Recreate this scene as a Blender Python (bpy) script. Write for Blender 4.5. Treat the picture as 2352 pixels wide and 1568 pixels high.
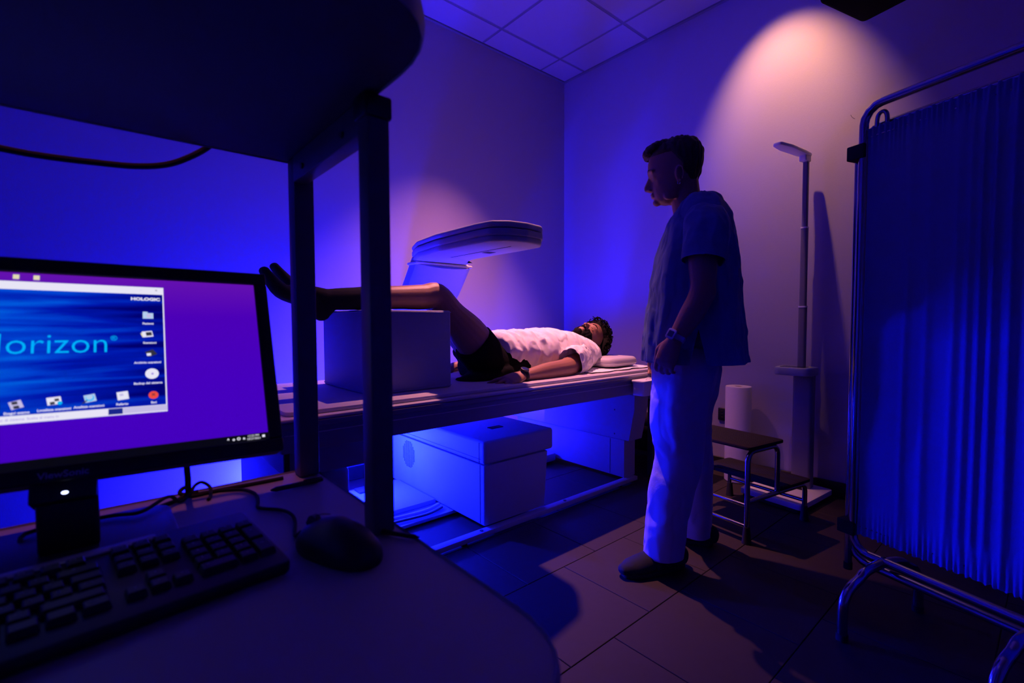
import bpy, bmesh, math, random
from mathutils import Vector, Matrix, noise, Quaternion
random.seed(7)
for o in list(bpy.data.objects): bpy.data.objects.remove(o)
S = bpy.context.scene
COL = S.collection
V = Vector
PI = math.pi
R = math.radians
# ------------------------------------------------------------ camera
FPX, CAMH = 1094.35, 1.0
yaw, pit, rol = R(49.149), R(-2.473), R(-0.187)
fw = V((math.cos(yaw)*math.cos(pit), math.sin(yaw)*math.cos(pit), math.sin(pit)))
r0 = V((math.sin(yaw), -math.cos(yaw), 0)); u0 = r0.cross(fw)
cr_ = r0*math.cos(rol)+u0*math.sin(rol); cu_ = u0*math.cos(rol)-r0*math.sin(rol)
cd = bpy.data.cameras.new('camera'); cam = bpy.data.objects.new('camera', cd); COL.objects.link(cam)
cd.sensor_width = 36; cd.lens = 36*FPX/2352; cd.clip_start = 0.02; cd.clip_end = 50
cam.matrix_world = Matrix(((cr_.x, cu_.x, -fw.x, 0), (cr_.y, cu_.y, -fw.y, 0), (cr_.z, cu_.z, -fw.z, CAMH), (0, 0, 0, 1)))
cd.dof.use_dof = True; cd.dof.focus_distance = 2.4; cd.dof.aperture_fstop = 4.5
S.camera = cam
# ------------------------------------------------------------ world, lights, exposure
w = bpy.data.worlds.new('world'); S.world = w; w.use_nodes = True
w.node_tree.nodes['Background'].inputs[0].default_value = (0.0, 0.0, 0.01, 1)
w.node_tree.nodes['Background'].inputs[1].default_value = 0.1
S.view_settings.view_transform = 'Standard'; S.view_settings.look = 'None'
S.view_settings.exposure = 0.0; S.view_settings.gamma = 1.0; S.view_settings.use_curve_mapping = False
BLUE = (0.006, 0.022, 1.0); WARM = (1.0, 0.40, 0.17)
def light(name, kind, loc, energy, color, target=None, **k):
    ld = bpy.data.lights.new(name, kind); ld.energy = energy; ld.color = color
    for a, b in k.items(): setattr(ld, a, b)
    o = bpy.data.objects.new(name, ld); COL.objects.link(o); o.location = loc
    if target is not None: o.rotation_euler = (V(target)-V(loc)).to_track_quat('-Z', 'Y').to_euler()
    return o
LEDP = V((1.075, 2.50, 0.285)); LEDQ = V((0.64, 2.76, 0.15)); LEDR = V((2.08, 2.76, 0.34))
light('led_light', 'POINT', LEDP+V((-.01, -.045, .055)), 150, (.0035, .009, 1.0), shadow_soft_size=0.03)
light('led_light', 'POINT', LEDQ, 175, (.003, .006, 1.0), shadow_soft_size=0.05)
light('led_light', 'POINT', LEDR, 66, (.002, .006, 1.0), shadow_soft_size=0.05)
DOWN = [((2.60, 1.15), 102, (3.13, 1.13, 2.26), 66, .9, (1, .46, .18)), ((1.88, 2.13), 470, (1.76, 2.20, 0), 73, .95, (1, .34, .34)), ((0.12, 1.17), 45, (.13, 1.10, 0), 34, .5, (1, .22, .12))]
for (x, y), e, tg, sz, bl, wc_ in DOWN:
    light('downlight_beam', 'SPOT', (x, y, 3.05), e, wc_, tg, spot_size=R(sz), spot_blend=bl, shadow_soft_size=0.02)
# ------------------------------------------------------------ helpers
def ray(x, y): return fw+cr_*((x-1176)/FPX)+cu_*((784-y)/FPX)
CAM = V((0, 0, CAMH))
def onY(x, y, Y):
    d = ray(x, y); return CAM+d*(Y/d.y)
def onZ(x, y, Z):
    d = ray(x, y); return CAM+d*((Z-CAMH)/d.z)
MATS = {}
def mat(name, col, rough=.5, metal=0., bump=0., bscale=60., vary=0., emit=None, estr=1., spec=.5, trans=0., coat=0., stretch=None):
    if name in MATS: return MATS[name]
    m = bpy.data.materials.new(name); m.use_nodes = True; nt = m.node_tree; b = nt.nodes['Principled BSDF']
    b.inputs['Base Color'].default_value = (*col, 1); b.inputs['Roughness'].default_value = rough
    b.inputs['Metallic'].default_value = metal; b.inputs['Specular IOR Level'].default_value = spec
    if coat: b.inputs['Coat Weight'].default_value = coat
    tc = nt.nodes.new('ShaderNodeTexCoord'); mp = nt.nodes.new('ShaderNodeMapping')
    nt.links.new(tc.outputs['Object'], mp.inputs[0])
    if stretch: mp.inputs['Scale'].default_value = stretch
    nz = nt.nodes.new('ShaderNodeTexNoise'); nz.inputs['Scale'].default_value = bscale; nz.inputs['Detail'].default_value = 4
    nt.links.new(mp.outputs[0], nz.inputs['Vector'])
    v = max(vary, .03)
    mr = nt.nodes.new('ShaderNodeMixRGB'); mr.blend_type = 'MIX'
    mr.inputs[1].default_value = (*[c*(1-v) for c in col], 1); mr.inputs[2].default_value = (*[min(1, c*(1+v)) for c in col], 1)
    nt.links.new(nz.outputs['Fac'], mr.inputs[0]); nt.links.new(mr.outputs[0], b.inputs['Base Color'])
    if bump:
        bp = nt.nodes.new('ShaderNodeBump'); bp.inputs['Strength'].default_value = bump; bp.inputs['Distance'].default_value = .01
        nt.links.new(nz.outputs['Fac'], bp.inputs['Height']); nt.links.new(bp.outputs[0], b.inputs['Normal'])
    if emit:
        b.inputs['Emission Color'].default_value = (*emit, 1); b.inputs['Emission Strength'].default_value = estr
    MATS[name] = m; return m
M = dict(
 wall=mat('wall_paint', (.34, .30, .47), .75, bump=.06, bscale=180),
 ceil=mat('ceiling_tile', (.34, .31, .48), .9, bump=.35, bscale=260),
 grid=mat('ceiling_grid', (.17, .17, .24), .6, spec=.2),
 tile=mat('floor_tile', (.034, .026, .030), .6, spec=.25, bump=.05, bscale=30, vary=.10),
 grout=mat('grout', (.05, .045, .045), .9, bump=.2, bscale=200),
 black=mat('black_plastic', (.012, .012, .014), .45),
 rubber=mat('black_rubber', (.010, .010, .011), .8),
 base=mat('baseboard', (.012, .012, .014), .5),
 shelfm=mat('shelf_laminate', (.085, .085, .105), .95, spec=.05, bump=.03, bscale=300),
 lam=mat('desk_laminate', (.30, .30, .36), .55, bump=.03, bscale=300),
 laml=mat('desk_edge', (.30, .30, .32), .5),
 steel=mat('painted_steel', (.11, .10, .12), .45),
 chrome=mat('chrome', (.40, .40, .45), .18, metal=1.),
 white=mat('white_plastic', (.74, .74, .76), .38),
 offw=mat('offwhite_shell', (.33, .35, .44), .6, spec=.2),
 pad=mat('pad_vinyl', (.52, .50, .55), .55, bump=.05, bscale=80),
 foam=mat('block_vinyl', (.26, .28, .46), .6, bump=.04, bscale=80),
 paper=mat('white_paper', (.82, .82, .84), .85, bump=.12, bscale=140),
 skin=mat('skin', (.36, .17, .115), .5, bump=.10, bscale=240, vary=.08),
 skin2=mat('skin_patient', (.33, .16, .105), .5, bump=.10, bscale=240, vary=.08),
 hair=mat('hair_brown', (.045, .022, .014), .55, bump=.5, bscale=220, stretch=(1, 1, 4)),
 curl=mat('hair_black', (.008, .006, .006), .85, spec=.15, bump=.4, bscale=260),
 scrub=mat('scrub_blue', (.10, .17, .34), .85, bump=.10, bscale=320),
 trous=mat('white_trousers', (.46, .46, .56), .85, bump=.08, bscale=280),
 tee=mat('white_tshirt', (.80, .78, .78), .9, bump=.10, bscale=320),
 shorts=mat('black_shorts', (.005, .005, .007), .95, spec=.08, bump=.1, bscale=300),
 sock=mat('black_socks', (.012, .012, .014), .95, bump=.15, bscale=400),
 shoe=mat('dark_clog', (.014, .017, .03), .8, spec=.2, bump=.06, bscale=120),
 cloth=mat('screen_curtain', (.22, .28, .70), .85, bump=.12, bscale=260),
 bed=mat('bed_frame', (.20, .20, .28), .5),
 bedhi=mat('bed_lip', (.50, .48, .54), .45),
 dark=mat('dark_metal', (.05, .05, .06), .4),
 tread=mat('step_tread', (.030, .024, .034), .95, spec=.08, bump=.5, bscale=300),
 watch=mat('watch_case', (.5, .5, .55), .3, metal=.6),
 glass=mat('watch_glass', (.03, .04, .09), .1),
 silver=mat('silver', (.8, .8, .8), .15, metal=1.),
 eye=mat('eye_white', (.28, .24, .24), .3),
 pen=mat('pen_dark', (.03, .012, .012), .35),
 led=mat('led_panel', (.8, .8, .9), .5, emit=(.55, .62, 1.0), estr=14),
 lens=mat('downlight_lens', (.9, .8, .7), .4, emit=(1., .55, .3), estr=6),
 yellow=mat('yellow_cable', (.5, .38, .05), .5),
)
def setp(o, label=None, cat=None, group=None, kind=None):
    if label: o['label'] = label
    if cat: o['category'] = cat
    if group: o['group'] = group
    if kind: o['kind'] = kind
    return o
def empty(name, loc, label=None, cat=None, group=None, kind=None):
    o = bpy.data.objects.new(name, None); COL.objects.link(o); o.location = loc; o.empty_display_size = .05
    return setp(o, label, cat, group, kind)
def link(name, me, parent=None, label=None):
    o = bpy.data.objects.new(name, me); COL.objects.link(o)
    if parent is not None:
        o.parent = parent
        p = V((0, 0, 0)); q = parent
        while q is not None: p += q.location; q = q.parent
        o.location = -p
    if label: o['label'] = label
    return o
def build(name, bm, m, parent=None, smooth=35, label=None):
    bmesh.ops.recalc_face_normals(bm, faces=bm.faces)
    me = bpy.data.meshes.new(name); bm.to_mesh(me); bm.free()
    me.materials.append(m)
    if smooth:
        me.shade_smooth(); me.set_sharp_from_angle(angle=R(smooth))
    return link(name, me, parent, label)
def NB(): return bmesh.new()
def box(bm, x0, x1, y0, y1, z0, z1, bev=0., seg=2, mtx=None):
    t = bmesh.new(); bmesh.ops.create_cube(t, size=1)
    for v in t.verts: v.co = V(((x0+x1)/2+v.co.x*(x1-x0), (y0+y1)/2+v.co.y*(y1-y0), (z0+z1)/2+v.co.z*(z1-z0)))
    if bev: bmesh.ops.bevel(t, geom=t.edges[:], offset=bev, segments=seg, profile=.5, affect='EDGES')
    merge(bm, t, mtx)
def merge(bm, t, mtx=None):
    if mtx is not None: bmesh.ops.transform(t, matrix=mtx, verts=t.verts)
    me = bpy.data.meshes.new('tmp'); t.to_mesh(me); t.free(); bm.from_mesh(me); bpy.data.meshes.remove(me)
def prism(bm, pts, z0, z1, bev=0., seg=2, mtx=None):
    t = bmesh.new(); a = [t.verts.new((x, y, z0)) for x, y in pts]; b = [t.verts.new((x, y, z1)) for x, y in pts]
    n = len(pts); t.faces.new(a[::-1]); t.faces.new(b)
    for i in range(n): t.faces.new((a[i], a[(i+1) % n], b[(i+1) % n], b[i]))
    bmesh.ops.recalc_face_normals(t, faces=t.faces)
    if bev:
        es = [e for e in t.edges if abs(e.verts[0].co.z-e.verts[1].co.z) < 1e-6]
        bmesh.ops.bevel(t, geom=es, offset=bev, segments=seg, profile=.5, affect='EDGES')
    merge(bm, t, mtx)
def rpoly(pts, rad, n=6):
    out = []; N = len(pts)
    for i in range(N):
        p = V(pts[i]); r = rad[i] if isinstance(rad, (list, tuple)) else rad
        a = V(pts[i-1])-p; b = V(pts[(i+1) % N])-p
        if r <= 0: out.append((p.x, p.y)); continue
        ang = a.angle(b); d = min(r/math.tan(ang/2), a.length*.49, b.length*.49)
        p1 = p+a.normalized()*d; p2 = p+b.normalized()*d
        for k in range(n+1):
            t = k/n; q = p1*(1-t)**2+p*2*t*(1-t)+p2*t*t; out.append((q.x, q.y))
    return out
def crs(pts, n=6, rad=None):
    P = [V(p) for p in pts]; out = []; ro = []
    for i in range(len(P)-1):
        p0 = P[max(i-1, 0)]; p1 = P[i]; p2 = P[i+1]; p3 = P[min(i+2, len(P)-1)]
        for k in range(n):
            t = k/n
            out.append(.5*((2*p1)+(p2-p0)*t+(2*p0-5*p1+4*p2-p3)*t*t+(3*p1-p0-3*p2+p3)*t**3))
            if rad:
                a, b = V(rad[i]) if isinstance(rad[i], (tuple, list)) else V((rad[i],)*2), V(rad[i+1]) if isinstance(rad[i+1], (tuple, list)) else V((rad[i+1],)*2)
                s = t*t*(3-2*t); ro.append(tuple(a*(1-s)+b*s))
    out.append(P[-1])
    if rad: ro.append(rad[-1] if isinstance(rad[-1], (tuple, list)) else (rad[-1],)*2)
    return (out, ro) if rad else out
def tube(bm, pts, rad, seg=12, ref=None, cap=True, round_=False, closed=False):
    """sweep an ellipse; rad scalar or list of scalars/(rx,ry); ref = direction of the rx axis"""
    P = [V(p) for p in pts]; n = len(P)
    if not isinstance(rad, list): rad = [rad]*n
    rr = [(a if isinstance(a, (tuple, list)) else (a, a)) for a in rad]
    if round_:
        d0 = (P[0]-P[1]).normalized(); d1 = (P[-1]-P[-2]).normalized(); r_0, r_1 = rr[0], rr[-1]
        pre = [(P[0]+d0*min(r_0)*s, (r_0[0]*c, r_0[1]*c)) for s, c in ((.95, .3), (.72, .7), (.4, .92))]
        post = [(P[-1]+d1*min(r_1)*s, (r_1[0]*c, r_1[1]*c)) for s, c in ((.4, .92), (.72, .7), (.95, .3))]
        P = [a for a, b in pre]+P+[a for a, b in post]; rr = [b for a, b in pre]+rr+[b for a, b in post]; n = len(P)
    X = None; rings = []
    for i in range(n):
        if closed: T = (P[(i+1) % n]-P[i-1])
        else: T = P[min(i+1, n-1)]-P[max(i-1, 0)]
        if T.length < 1e-9: T = V((0, 0, 1))
        T.normalize()
        if ref is not None: X = V(ref)-T*V(ref).dot(T)
        elif X is None: X = T.orthogonal()
        else: X = X-T*X.dot(T)
        if X.length < 1e-6: X = T.orthogonal()
        X = X.normalized(); Y = T.cross(X)
        rings.append([bm.verts.new(P[i]+X*(rr[i][0]*math.cos(2*PI*k/seg))+Y*(rr[i][1]*math.sin(2*PI*k/seg))) for k in range(seg)])
    m = n if closed else n-1
    for i in range(m):
        a, b = rings[i], rings[(i+1) % n]
        for k in range(seg): bm.faces.new((a[k], a[(k+1) % seg], b[(k+1) % seg], b[k]))
    if cap and not closed:
        bm.faces.new(rings[0][::-1]); bm.faces.new(rings[-1])
def stube(bm, pts, rad, n=5, **k):
    p, r = crs(pts, n, rad if isinstance(rad, list) else [rad]*len(pts)); tube(bm, p, r, **k)
def cyl(bm, x, y, z0, z1, r, seg=24, r2=None): tube(bm, [(x, y, z0), (x, y, z1)], [r, r if r2 is None else r2], seg=seg)
def ball(bm, c, rx, ry=None, rz=None, mtx=None, seg=16):
    t = bmesh.new(); bmesh.ops.create_uvsphere(t, u_segments=seg, v_segments=seg//2+2, radius=1)
    Mx = Matrix.Diagonal((rx, ry or rx, rz or rx, 1))
    if mtx is not None: Mx = mtx.to_4x4() @ Mx
    merge(bm, t, Matrix.Translation(V(c)) @ Mx)
def lathe(bm, c, prof, seg=32):
    rings = []
    for r, z in prof:
        rings.append([bm.verts.new((c[0]+r*math.cos(2*PI*k/seg), c[1]+r*math.sin(2*PI*k/seg), c[2]+z)) for k in range(seg)])
    for a, b in zip(rings, rings[1:]):
        for k in range(seg): bm.faces.new((a[k], a[(k+1) % seg], b[(k+1) % seg], b[k]))
    return rings
def remesh(bm, vox, smooth=4, fac=.5):
    bmesh.ops.recalc_face_normals(bm, faces=bm.faces)
    me = bpy.data.meshes.new('t'); bm.to_mesh(me); bm.free()
    o = bpy.data.objects.new('t', me); COL.objects.link(o)
    md = o.modifiers.new('r', 'REMESH'); md.mode = 'VOXEL'; md.voxel_size = vox; md.adaptivity = 0
    if smooth:
        s = o.modifiers.new('s', 'SMOOTH'); s.iterations = smooth; s.factor = fac
    dg = bpy.context.evaluated_depsgraph_get(); dg.update()
    out = bpy.data.meshes.new_from_object(o.evaluated_get(dg), depsgraph=dg)
    bpy.data.objects.remove(o); b = bmesh.new(); b.from_mesh(out); bpy.data.meshes.remove(out); bpy.data.meshes.remove(me)
    return b
def shell(bm, th):
    bm.normal_update(); bm.verts.ensure_lookup_table(); bm.verts.index_update()
    vs = bm.verts[:]; fs = bm.faces[:]; be = [e for e in bm.edges if len(e.link_faces) == 1]
    nv = [bm.verts.new(v.co-v.normal*th) for v in vs]
    pairs = [(e.verts[0].index, e.verts[1].index, e.link_loops[0].vert.index == e.verts[0].index) for e in be]
    for f in fs: bm.faces.new([nv[v.index] for v in f.verts][::-1])
    for a, b, fwd in pairs:
        q = (vs[b], vs[a], nv[a], nv[b]) if fwd else (vs[a], vs[b], nv[b], nv[a])
        try: bm.faces.new(q)
        except ValueError: pass
def copyobj(o, parent, loc=None):
    c = o.copy(); COL.objects.link(c); c.parent = parent
    if loc is not None: c.location = loc
    return c
def frame(o, x, y, z):   # matrix from columns
    return Matrix(((x[0], y[0], z[0], o[0]), (x[1], y[1], z[1], o[1]), (x[2], y[2], z[2], o[2]), (0, 0, 0, 1)))
# ------------------------------------------------------------ the room
X0, X1, Y0, Y1, HC = -1.6, 3.13, -1.7, 2.91, 3.07
def slab(name, *a, m=None, parent=None):
    bm = NB(); box(bm, *a); o = build(name, bm, m or M['wall'], parent, smooth=0); return setp(o, kind='structure')
fl = slab('floor', X0, X1, Y0, Y1, -.12, -.004, m=M['grout'])
slab('wall_back', X0-.1, X1+.1, Y1, Y1+.1, -.12, HC+.15)
slab('wall_right', X1, X1+.1, Y0, Y1, -.12, HC+.15)
slab('wall_left', X0-.1, X0, Y0, Y1, -.12, HC+.15)
slab('wall_front', X0-.1, X1+.1, Y0-.1, Y0, -.12, HC+.15)
# floor tiles 0.4 m running bond
tm = {}
def tilemesh(w_, h_, th, m, bev):
    k = (round(w_, 3), round(h_, 3), m.name)
    if k not in tm:
        bm = NB(); t = bmesh.new(); bmesh.ops.create_cube(t, size=1)
        for v in t.verts: v.co = V((v.co.x*w_, v.co.y*h_, v.co.z*th))
        top = [e for e in t.edges if all(v.co.z*(1 if th > 0 else -1) > 0 for v in e.verts)]
        bmesh.ops.bevel(t, geom=top, offset=bev, segments=1, affect='EDGES'); merge(bm, t)
        me = bpy.data.meshes.new('tile'); bm.to_mesh(me); bm.free(); me.materials.append(m); tm[k] = me
    return tm[k]
row = 0; y = .5-.4*6; g = .003
while y < Y1:
    ya, yb = max(y, Y0), min(y+.4, Y1)
    off = 1.0 if (round((y-.1)/.4) % 2 == 0) else 1.2
    x = off-.4*8
    while x < X1:
        xa, xb = max(x, X0), min(x+.4, X1)
        if xb-xa > .02 and yb-ya > .02:
            o = link('floor_tile', tilemesh(xb-xa-g, yb-ya-g, .01, M['tile'], .0012), fl)
            o.location = ((xa+xb)/2, (ya+yb)/2, -.005+random.uniform(-.0003, .0003))
        x += .4
    y += .4
# ceiling
bm = NB(); box(bm, X0, X1, Y0, Y1, HC+.03, HC+.12)
ce = setp(build('ceiling', bm, M['grid'], smooth=0), kind='structure')
gx = [2.82-.6*k for k in range(8) if 2.82-.6*k > X0]; gy = [2.668-.6*k for k in range(8) if 2.668-.6*k > Y0]
xs = [X1]+gx+[X0]; ys = [Y1]+gy+[Y0]
for i in range(len(xs)-1):
    for j in range(len(ys)-1):
        xa, xb, ya, yb = xs[i+1], xs[i], ys[j+1], ys[j]
        cx, cy = (xa+xb)/2, (ya+yb)/2
        o = link('ceiling_tile', tilemesh(xb-xa-.020, yb-ya-.020, -.014, M['ceil'], .003), ce); o.location = (cx, cy, HC+.006)
bm = NB()
for x in gx: box(bm, x-.012, x+.012, Y0, Y1, HC-.002, HC+.03)
for y in gy: box(bm, X0, X1, y-.012, y+.012, HC-.0018, HC+.03)
build('ceiling_grid', bm, M['grid'], ce, smooth=0)
bm = NB(); box(bm, X1-.022, X1, Y0, Y1, HC-.012, HC+.005); box(bm, X0, X1-.022, Y1-.022, Y1, HC-.012, HC+.005)
setp(build('trim_1', bm, M['grid'], smooth=0), kind='structure')
bm = NB(); box(bm, X1-.012, X1, Y0, Y1, .0005, .085, .002, 1); setp(build('baseboard_right', bm, M['base'], smooth=0), kind='structure')
bm = NB(); box(bm, X0, X1-.012, Y1-.012, Y1, .0005, .085, .002, 1); setp(build('baseboard_back', bm, M['base'], smooth=0), kind='structure')
# downlights
dn = ['recessed round ceiling downlight nearest the right wall, above the standing man', 'recessed round ceiling downlight above the patient near the back wall', 'recessed round ceiling downlight above the computer desk']
for (lx, ly), lab in zip([d[0] for d in DOWN], dn):
    t = empty('ceiling_downlight', (lx, ly, HC-.008), lab, 'ceiling light', 'recessed ceiling downlights')
    bm = NB(); rg = lathe(bm, (lx, ly, HC-.003), [(.062, 0), (.062, -.006), (.050, -.007), (.046, .0)]); build('trim_ring', bm, M['white'], t)
    bm = NB(); lathe(bm, (lx, ly, HC-.004), [(.046, 0), (.02, .0012), (.001, .0015)]); build('lamp_lens', bm, M['lens'], t)
# wall socket
t = empty('wall_socket', (3.125, 1.467, .375), 'black rounded wall socket low on the right wall beside the paper roll', 'socket')
bm = NB(); box(bm, 3.116, 3.13, 1.437, 1.497, .333, .417, .006, 3); build('cover_plate', bm, M['black'], t)
bm = NB()
for dz in (-.02, 0, .02): box(bm, 3.1135, 3.117, 1.461, 1.473, .375+dz-.004, .375+dz+.004, .001, 1)
build('socket_holes', bm, M['rubber'], t)
# crack mark on the wall
bm = NB(); stube(bm, [(3.1296, .792, 2.115), (3.1296, .785, 2.10), (3.1296, .772, 2.087)], .0012, seg=5)
t = build('wall_scratch', bm, M['dark']); setp(t, 'short thin dark scratch on the right wall above the height gauge', 'scratch')
# ------------------------------------------------------------ workstation: desk with raised shelf
DZ, SZ = .72, 1.287
ws = empty('computer_workstation', (-.25, .6, 0), 'grey laminate computer desk with a raised shelf on square posts, in the left foreground', 'desk')
dpoly = rpoly([(-.80, .93), (.300, .93), (.300, .235), (-.80, .235)], [.02, .012, .105, .1], 8)
bm = NB(); prism(bm, dpoly, DZ-.022, DZ, .003); build('desk_top', bm, M['lam'], ws)
bm = NB(); tube(bm, [(x, y, DZ-.011) for x, y in dpoly], [(.0135, .003)]*len(dpoly), seg=8, ref=(0, 0, 1), closed=True); build('edge_band', bm, M['laml'], ws)
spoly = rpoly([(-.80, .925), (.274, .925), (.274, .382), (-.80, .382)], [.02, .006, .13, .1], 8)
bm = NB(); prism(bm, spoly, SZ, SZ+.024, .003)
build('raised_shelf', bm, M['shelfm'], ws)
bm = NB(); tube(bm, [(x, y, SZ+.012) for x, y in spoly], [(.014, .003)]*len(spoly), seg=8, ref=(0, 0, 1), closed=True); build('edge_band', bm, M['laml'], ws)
for sx in (.274, -.78):
    for py in (.900, .590):
        hw_ = .0172 if py > .7 else .0152; px_ = sx+(.006 if py > .7 else .001); bm = NB(); box(bm, px_-hw_, px_+hw_, py-hw_, py+hw_, DZ+.001, SZ-.028 if py < .7 else SZ-.001, .003); build('post', bm, M['steel'], ws)
    bm = NB(); box(bm, sx-.019, sx+.019, .571, .609, SZ-.030, SZ-.001, .004); build('post_cap', bm, M['black'], ws)
    bm = NB(); box(bm, sx-.012, sx+.012, .608, .884, SZ-.045, SZ-.001, .002)
    rl = build('side_rail', bm, M['steel'], ws)
    for py in (.66, .83):
        bm = NB(); tube(bm, [(sx-.0125, py, SZ-.03), (sx-.0155, py, SZ-.03)], .005, seg=12); build('screw', bm, M['dark'], rl)
for sx in (.20, -.74):
    for py in (.86, .34):
        bm = NB(); box(bm, sx-.02, sx+.02, py-.02, py+.02, .045, DZ-.022, .003); lg = build('leg', bm, M['steel'], ws)
        bm = NB(); tube(bm, [(sx-.012, py, .022), (sx+.012, py, .022)], .022, seg=20); build('caster', bm, M['rubber'], lg)
    bm = NB(); box(bm, sx-.015, sx+.015, .36, .84, .10, .13, .002); build('foot_rail', bm, M['steel'], ws)
bm = NB(); box(bm, -.72, .18, .855, .875, .56, .698, .002); build('modesty_panel', bm, M['steel'], ws)
# ------------------------------------------------------------ monitor
my, mt, mr_ = -.03742, .43633, -.01878
h_ = V((math.cos(my), math.sin(my), 0)); b_ = V((-h_.y, h_.x, 0)); up_ = V((0, 0, 1))*math.cos(mt)+b_*math.sin(mt)
H2 = h_*math.cos(mr_)+up_*math.sin(mr_); U2 = up_*math.cos(mr_)-h_*math.sin(mr_); N2 = H2.cross(U2).normalized()   # N2 towards the viewer
KM = .944; T0 = CAM+(V((.2106, .7848, .8011))-CAM)*KM; H2 *= KM; U2 *= KM; N2 = N2*KM; MX = frame(T0, H2, U2, N2)
def mp(u, v, w_=0.): return T0+H2*u+U2*v+N2*w_
mon = empty('computer_monitor', (-.037, .80, DZ+.001), 'black flat computer monitor showing a blue program window, on the desk at left', 'monitor')
bm = NB(); box(bm, -.502, 0, 0, .3105, -.032, -.006, .008, 3, MX); box(bm, -.36, -.14, .06, .24, -.060, -.028, .015, 3, MX)
build('monitor_housing', bm, M['black'], mon)
bm = NB()
o4 = rpoly([(-.502, 0), (0, 0), (0, .3105), (-.502, .3105)], .006, 3); 
for (a, b, c, d) in ((-.502, 0, 0, .0205), (-.502, 0, .2885, .3105), (-.502, -.4822, .0205, .2885), (-.0198, 0, .0205, .2885)):
    box(bm, a, b, c, d, -.010, .003, .003, 3, MX)
box(bm, -.281, -.219, -.024, .006, -.040, .001, .004, 3, MX)
bz = build('bezel', bm, M['black'], mon)
def emis(name, col, st=1.0):
    return mat(name, (.01, .01, .01), .35, emit=col, estr=st)
def quad(name, u0, u1, v0, v1, m, parent, off=.0004, th=.0003, rad=0):
    bm = NB(); prism(bm, rpoly([(u0, v0), (u1, v0), (u1, v1), (u0, v1)], rad, 4), off-th, off, mtx=MX); return build(name, bm, m, parent, smooth=0)
# screen backdrop: purple gradient
ms = bpy.data.materials.new('screen_purple'); ms.use_nodes = True; nt = ms.node_tree; pb = nt.nodes['Principled BSDF']
pb.inputs['Base Color'].default_value = (.01, .01, .012, 1); pb.inputs['Roughness'].default_value = .3
tc = nt.nodes.new('ShaderNodeTexCoord'); sp = nt.nodes.new('ShaderNodeSeparateXYZ'); rp = nt.nodes.new('ShaderNodeValToRGB')
nt.links.new(tc.outputs['Generated'], sp.inputs[0]); nt.links.new(sp.outputs['Z'], rp.inputs[0]); nt.links.new(rp.outputs[0], pb.inputs['Emission Color'])
el = rp.color_ramp.elements; el[0].position = 0; el[0].color = (.056, 0, .50, 1); el[1].position = 1; el[1].color = (.13, .006, .42, 1)
e = el.new(.35); e.color = (.060, 0, .50, 1); e = el.new(.75); e.color = (.072, 0, .47, 1)
pb.inputs['Emission Strength'].default_value = 1.0
SW = quad('screen', -.4822, -.0198, .0205, .2885, ms, mon, off=-.0015, th=.001)
mb = bpy.data.materials.new('screen_blue'); mb.use_nodes = True; nt = mb.node_tree; pb = nt.nodes['Principled BSDF']
pb.inputs['Base Color'].default_value = (.01, .01, .012, 1); pb.inputs['Roughness'].default_value = .3
tc = nt.nodes.new('ShaderNodeTexCoord'); mpn = nt.nodes.new('ShaderNodeMapping'); mpn.inputs['Scale'].default_value = (1.1, 1, 9)
nz = nt.nodes.new('ShaderNodeTexNoise'); nz.inputs['Scale'].default_value = 1.3; nz.inputs['Detail'].default_value = 3; nz.inputs['Distortion'].default_value = .6
rp = nt.nodes.new('ShaderNodeValToRGB'); sp = nt.nodes.new('ShaderNodeSeparateXYZ')
mm = nt.nodes.new('ShaderNodeMath'); mm.operation = 'MULTIPLY_ADD'; mm.inputs[1].default_value = -.55; mm.inputs[2].default_value = .28
ad = nt.nodes.new('ShaderNodeMath'); ad.operation = 'ADD'
nt.links.new(tc.outputs['Generated'], mpn.inputs[0]); nt.links.new(mpn.outputs[0], nz.inputs['Vector']); nt.links.new(tc.outputs['Generated'], sp.inputs[0])
nt.links.new(sp.outputs['X'], mm.inputs[0]); nt.links.new(mm.outputs[0], ad.inputs[0]); nt.links.new(nz.outputs['Fac'], ad.inputs[1]); nt.links.new(ad.outputs[0], rp.inputs[0]); nt.links.new(rp.outputs[0], pb.inputs['Emission Color'])
el = rp.color_ramp.elements; el[0].position = .12; el[0].color = (0, 0, .16, 1); el[1].position = .75; el[1].color = (0, .16, .80, 1)
e = el.new(.32); e.color = (0, .008, .42, 1); e = el.new(.5); e.color = (0, .05, .62, 1)
pb.inputs['Emission Strength'].default_value = 1.0
EW = emis('px_white', (.80, .78, .92)); EG = emis('px_grey', (.55, .50, .78)); EC = emis('px_cyan', (.0, .46, .95)); ED = emis('px_dark', (.03, .03, .05)); ER = emis('px_red', (.85, .07, .05))
EY = emis('px_folder', (.75, .70, .45)); EB = emis('px_navy', (.01, .02, .25)); EL = emis('px_pale', (.45, .60, .85)); EK = emis('px_taskbar', (.002, .002, .004)); EP = emis('px_purple', (.30, .20, .70))
wn = quad('program_window', -.470, -.1445, .0785, .275, EW, SW, off=-.0008, th=.0006)
quad('window_picture', -.4685, -.1460, .0885, .2625, mb, SW, off=-.0003)
quad('taskbar', -.4822, -.0198, .0205, .0315, EK, SW, off=-.0006)
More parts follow.
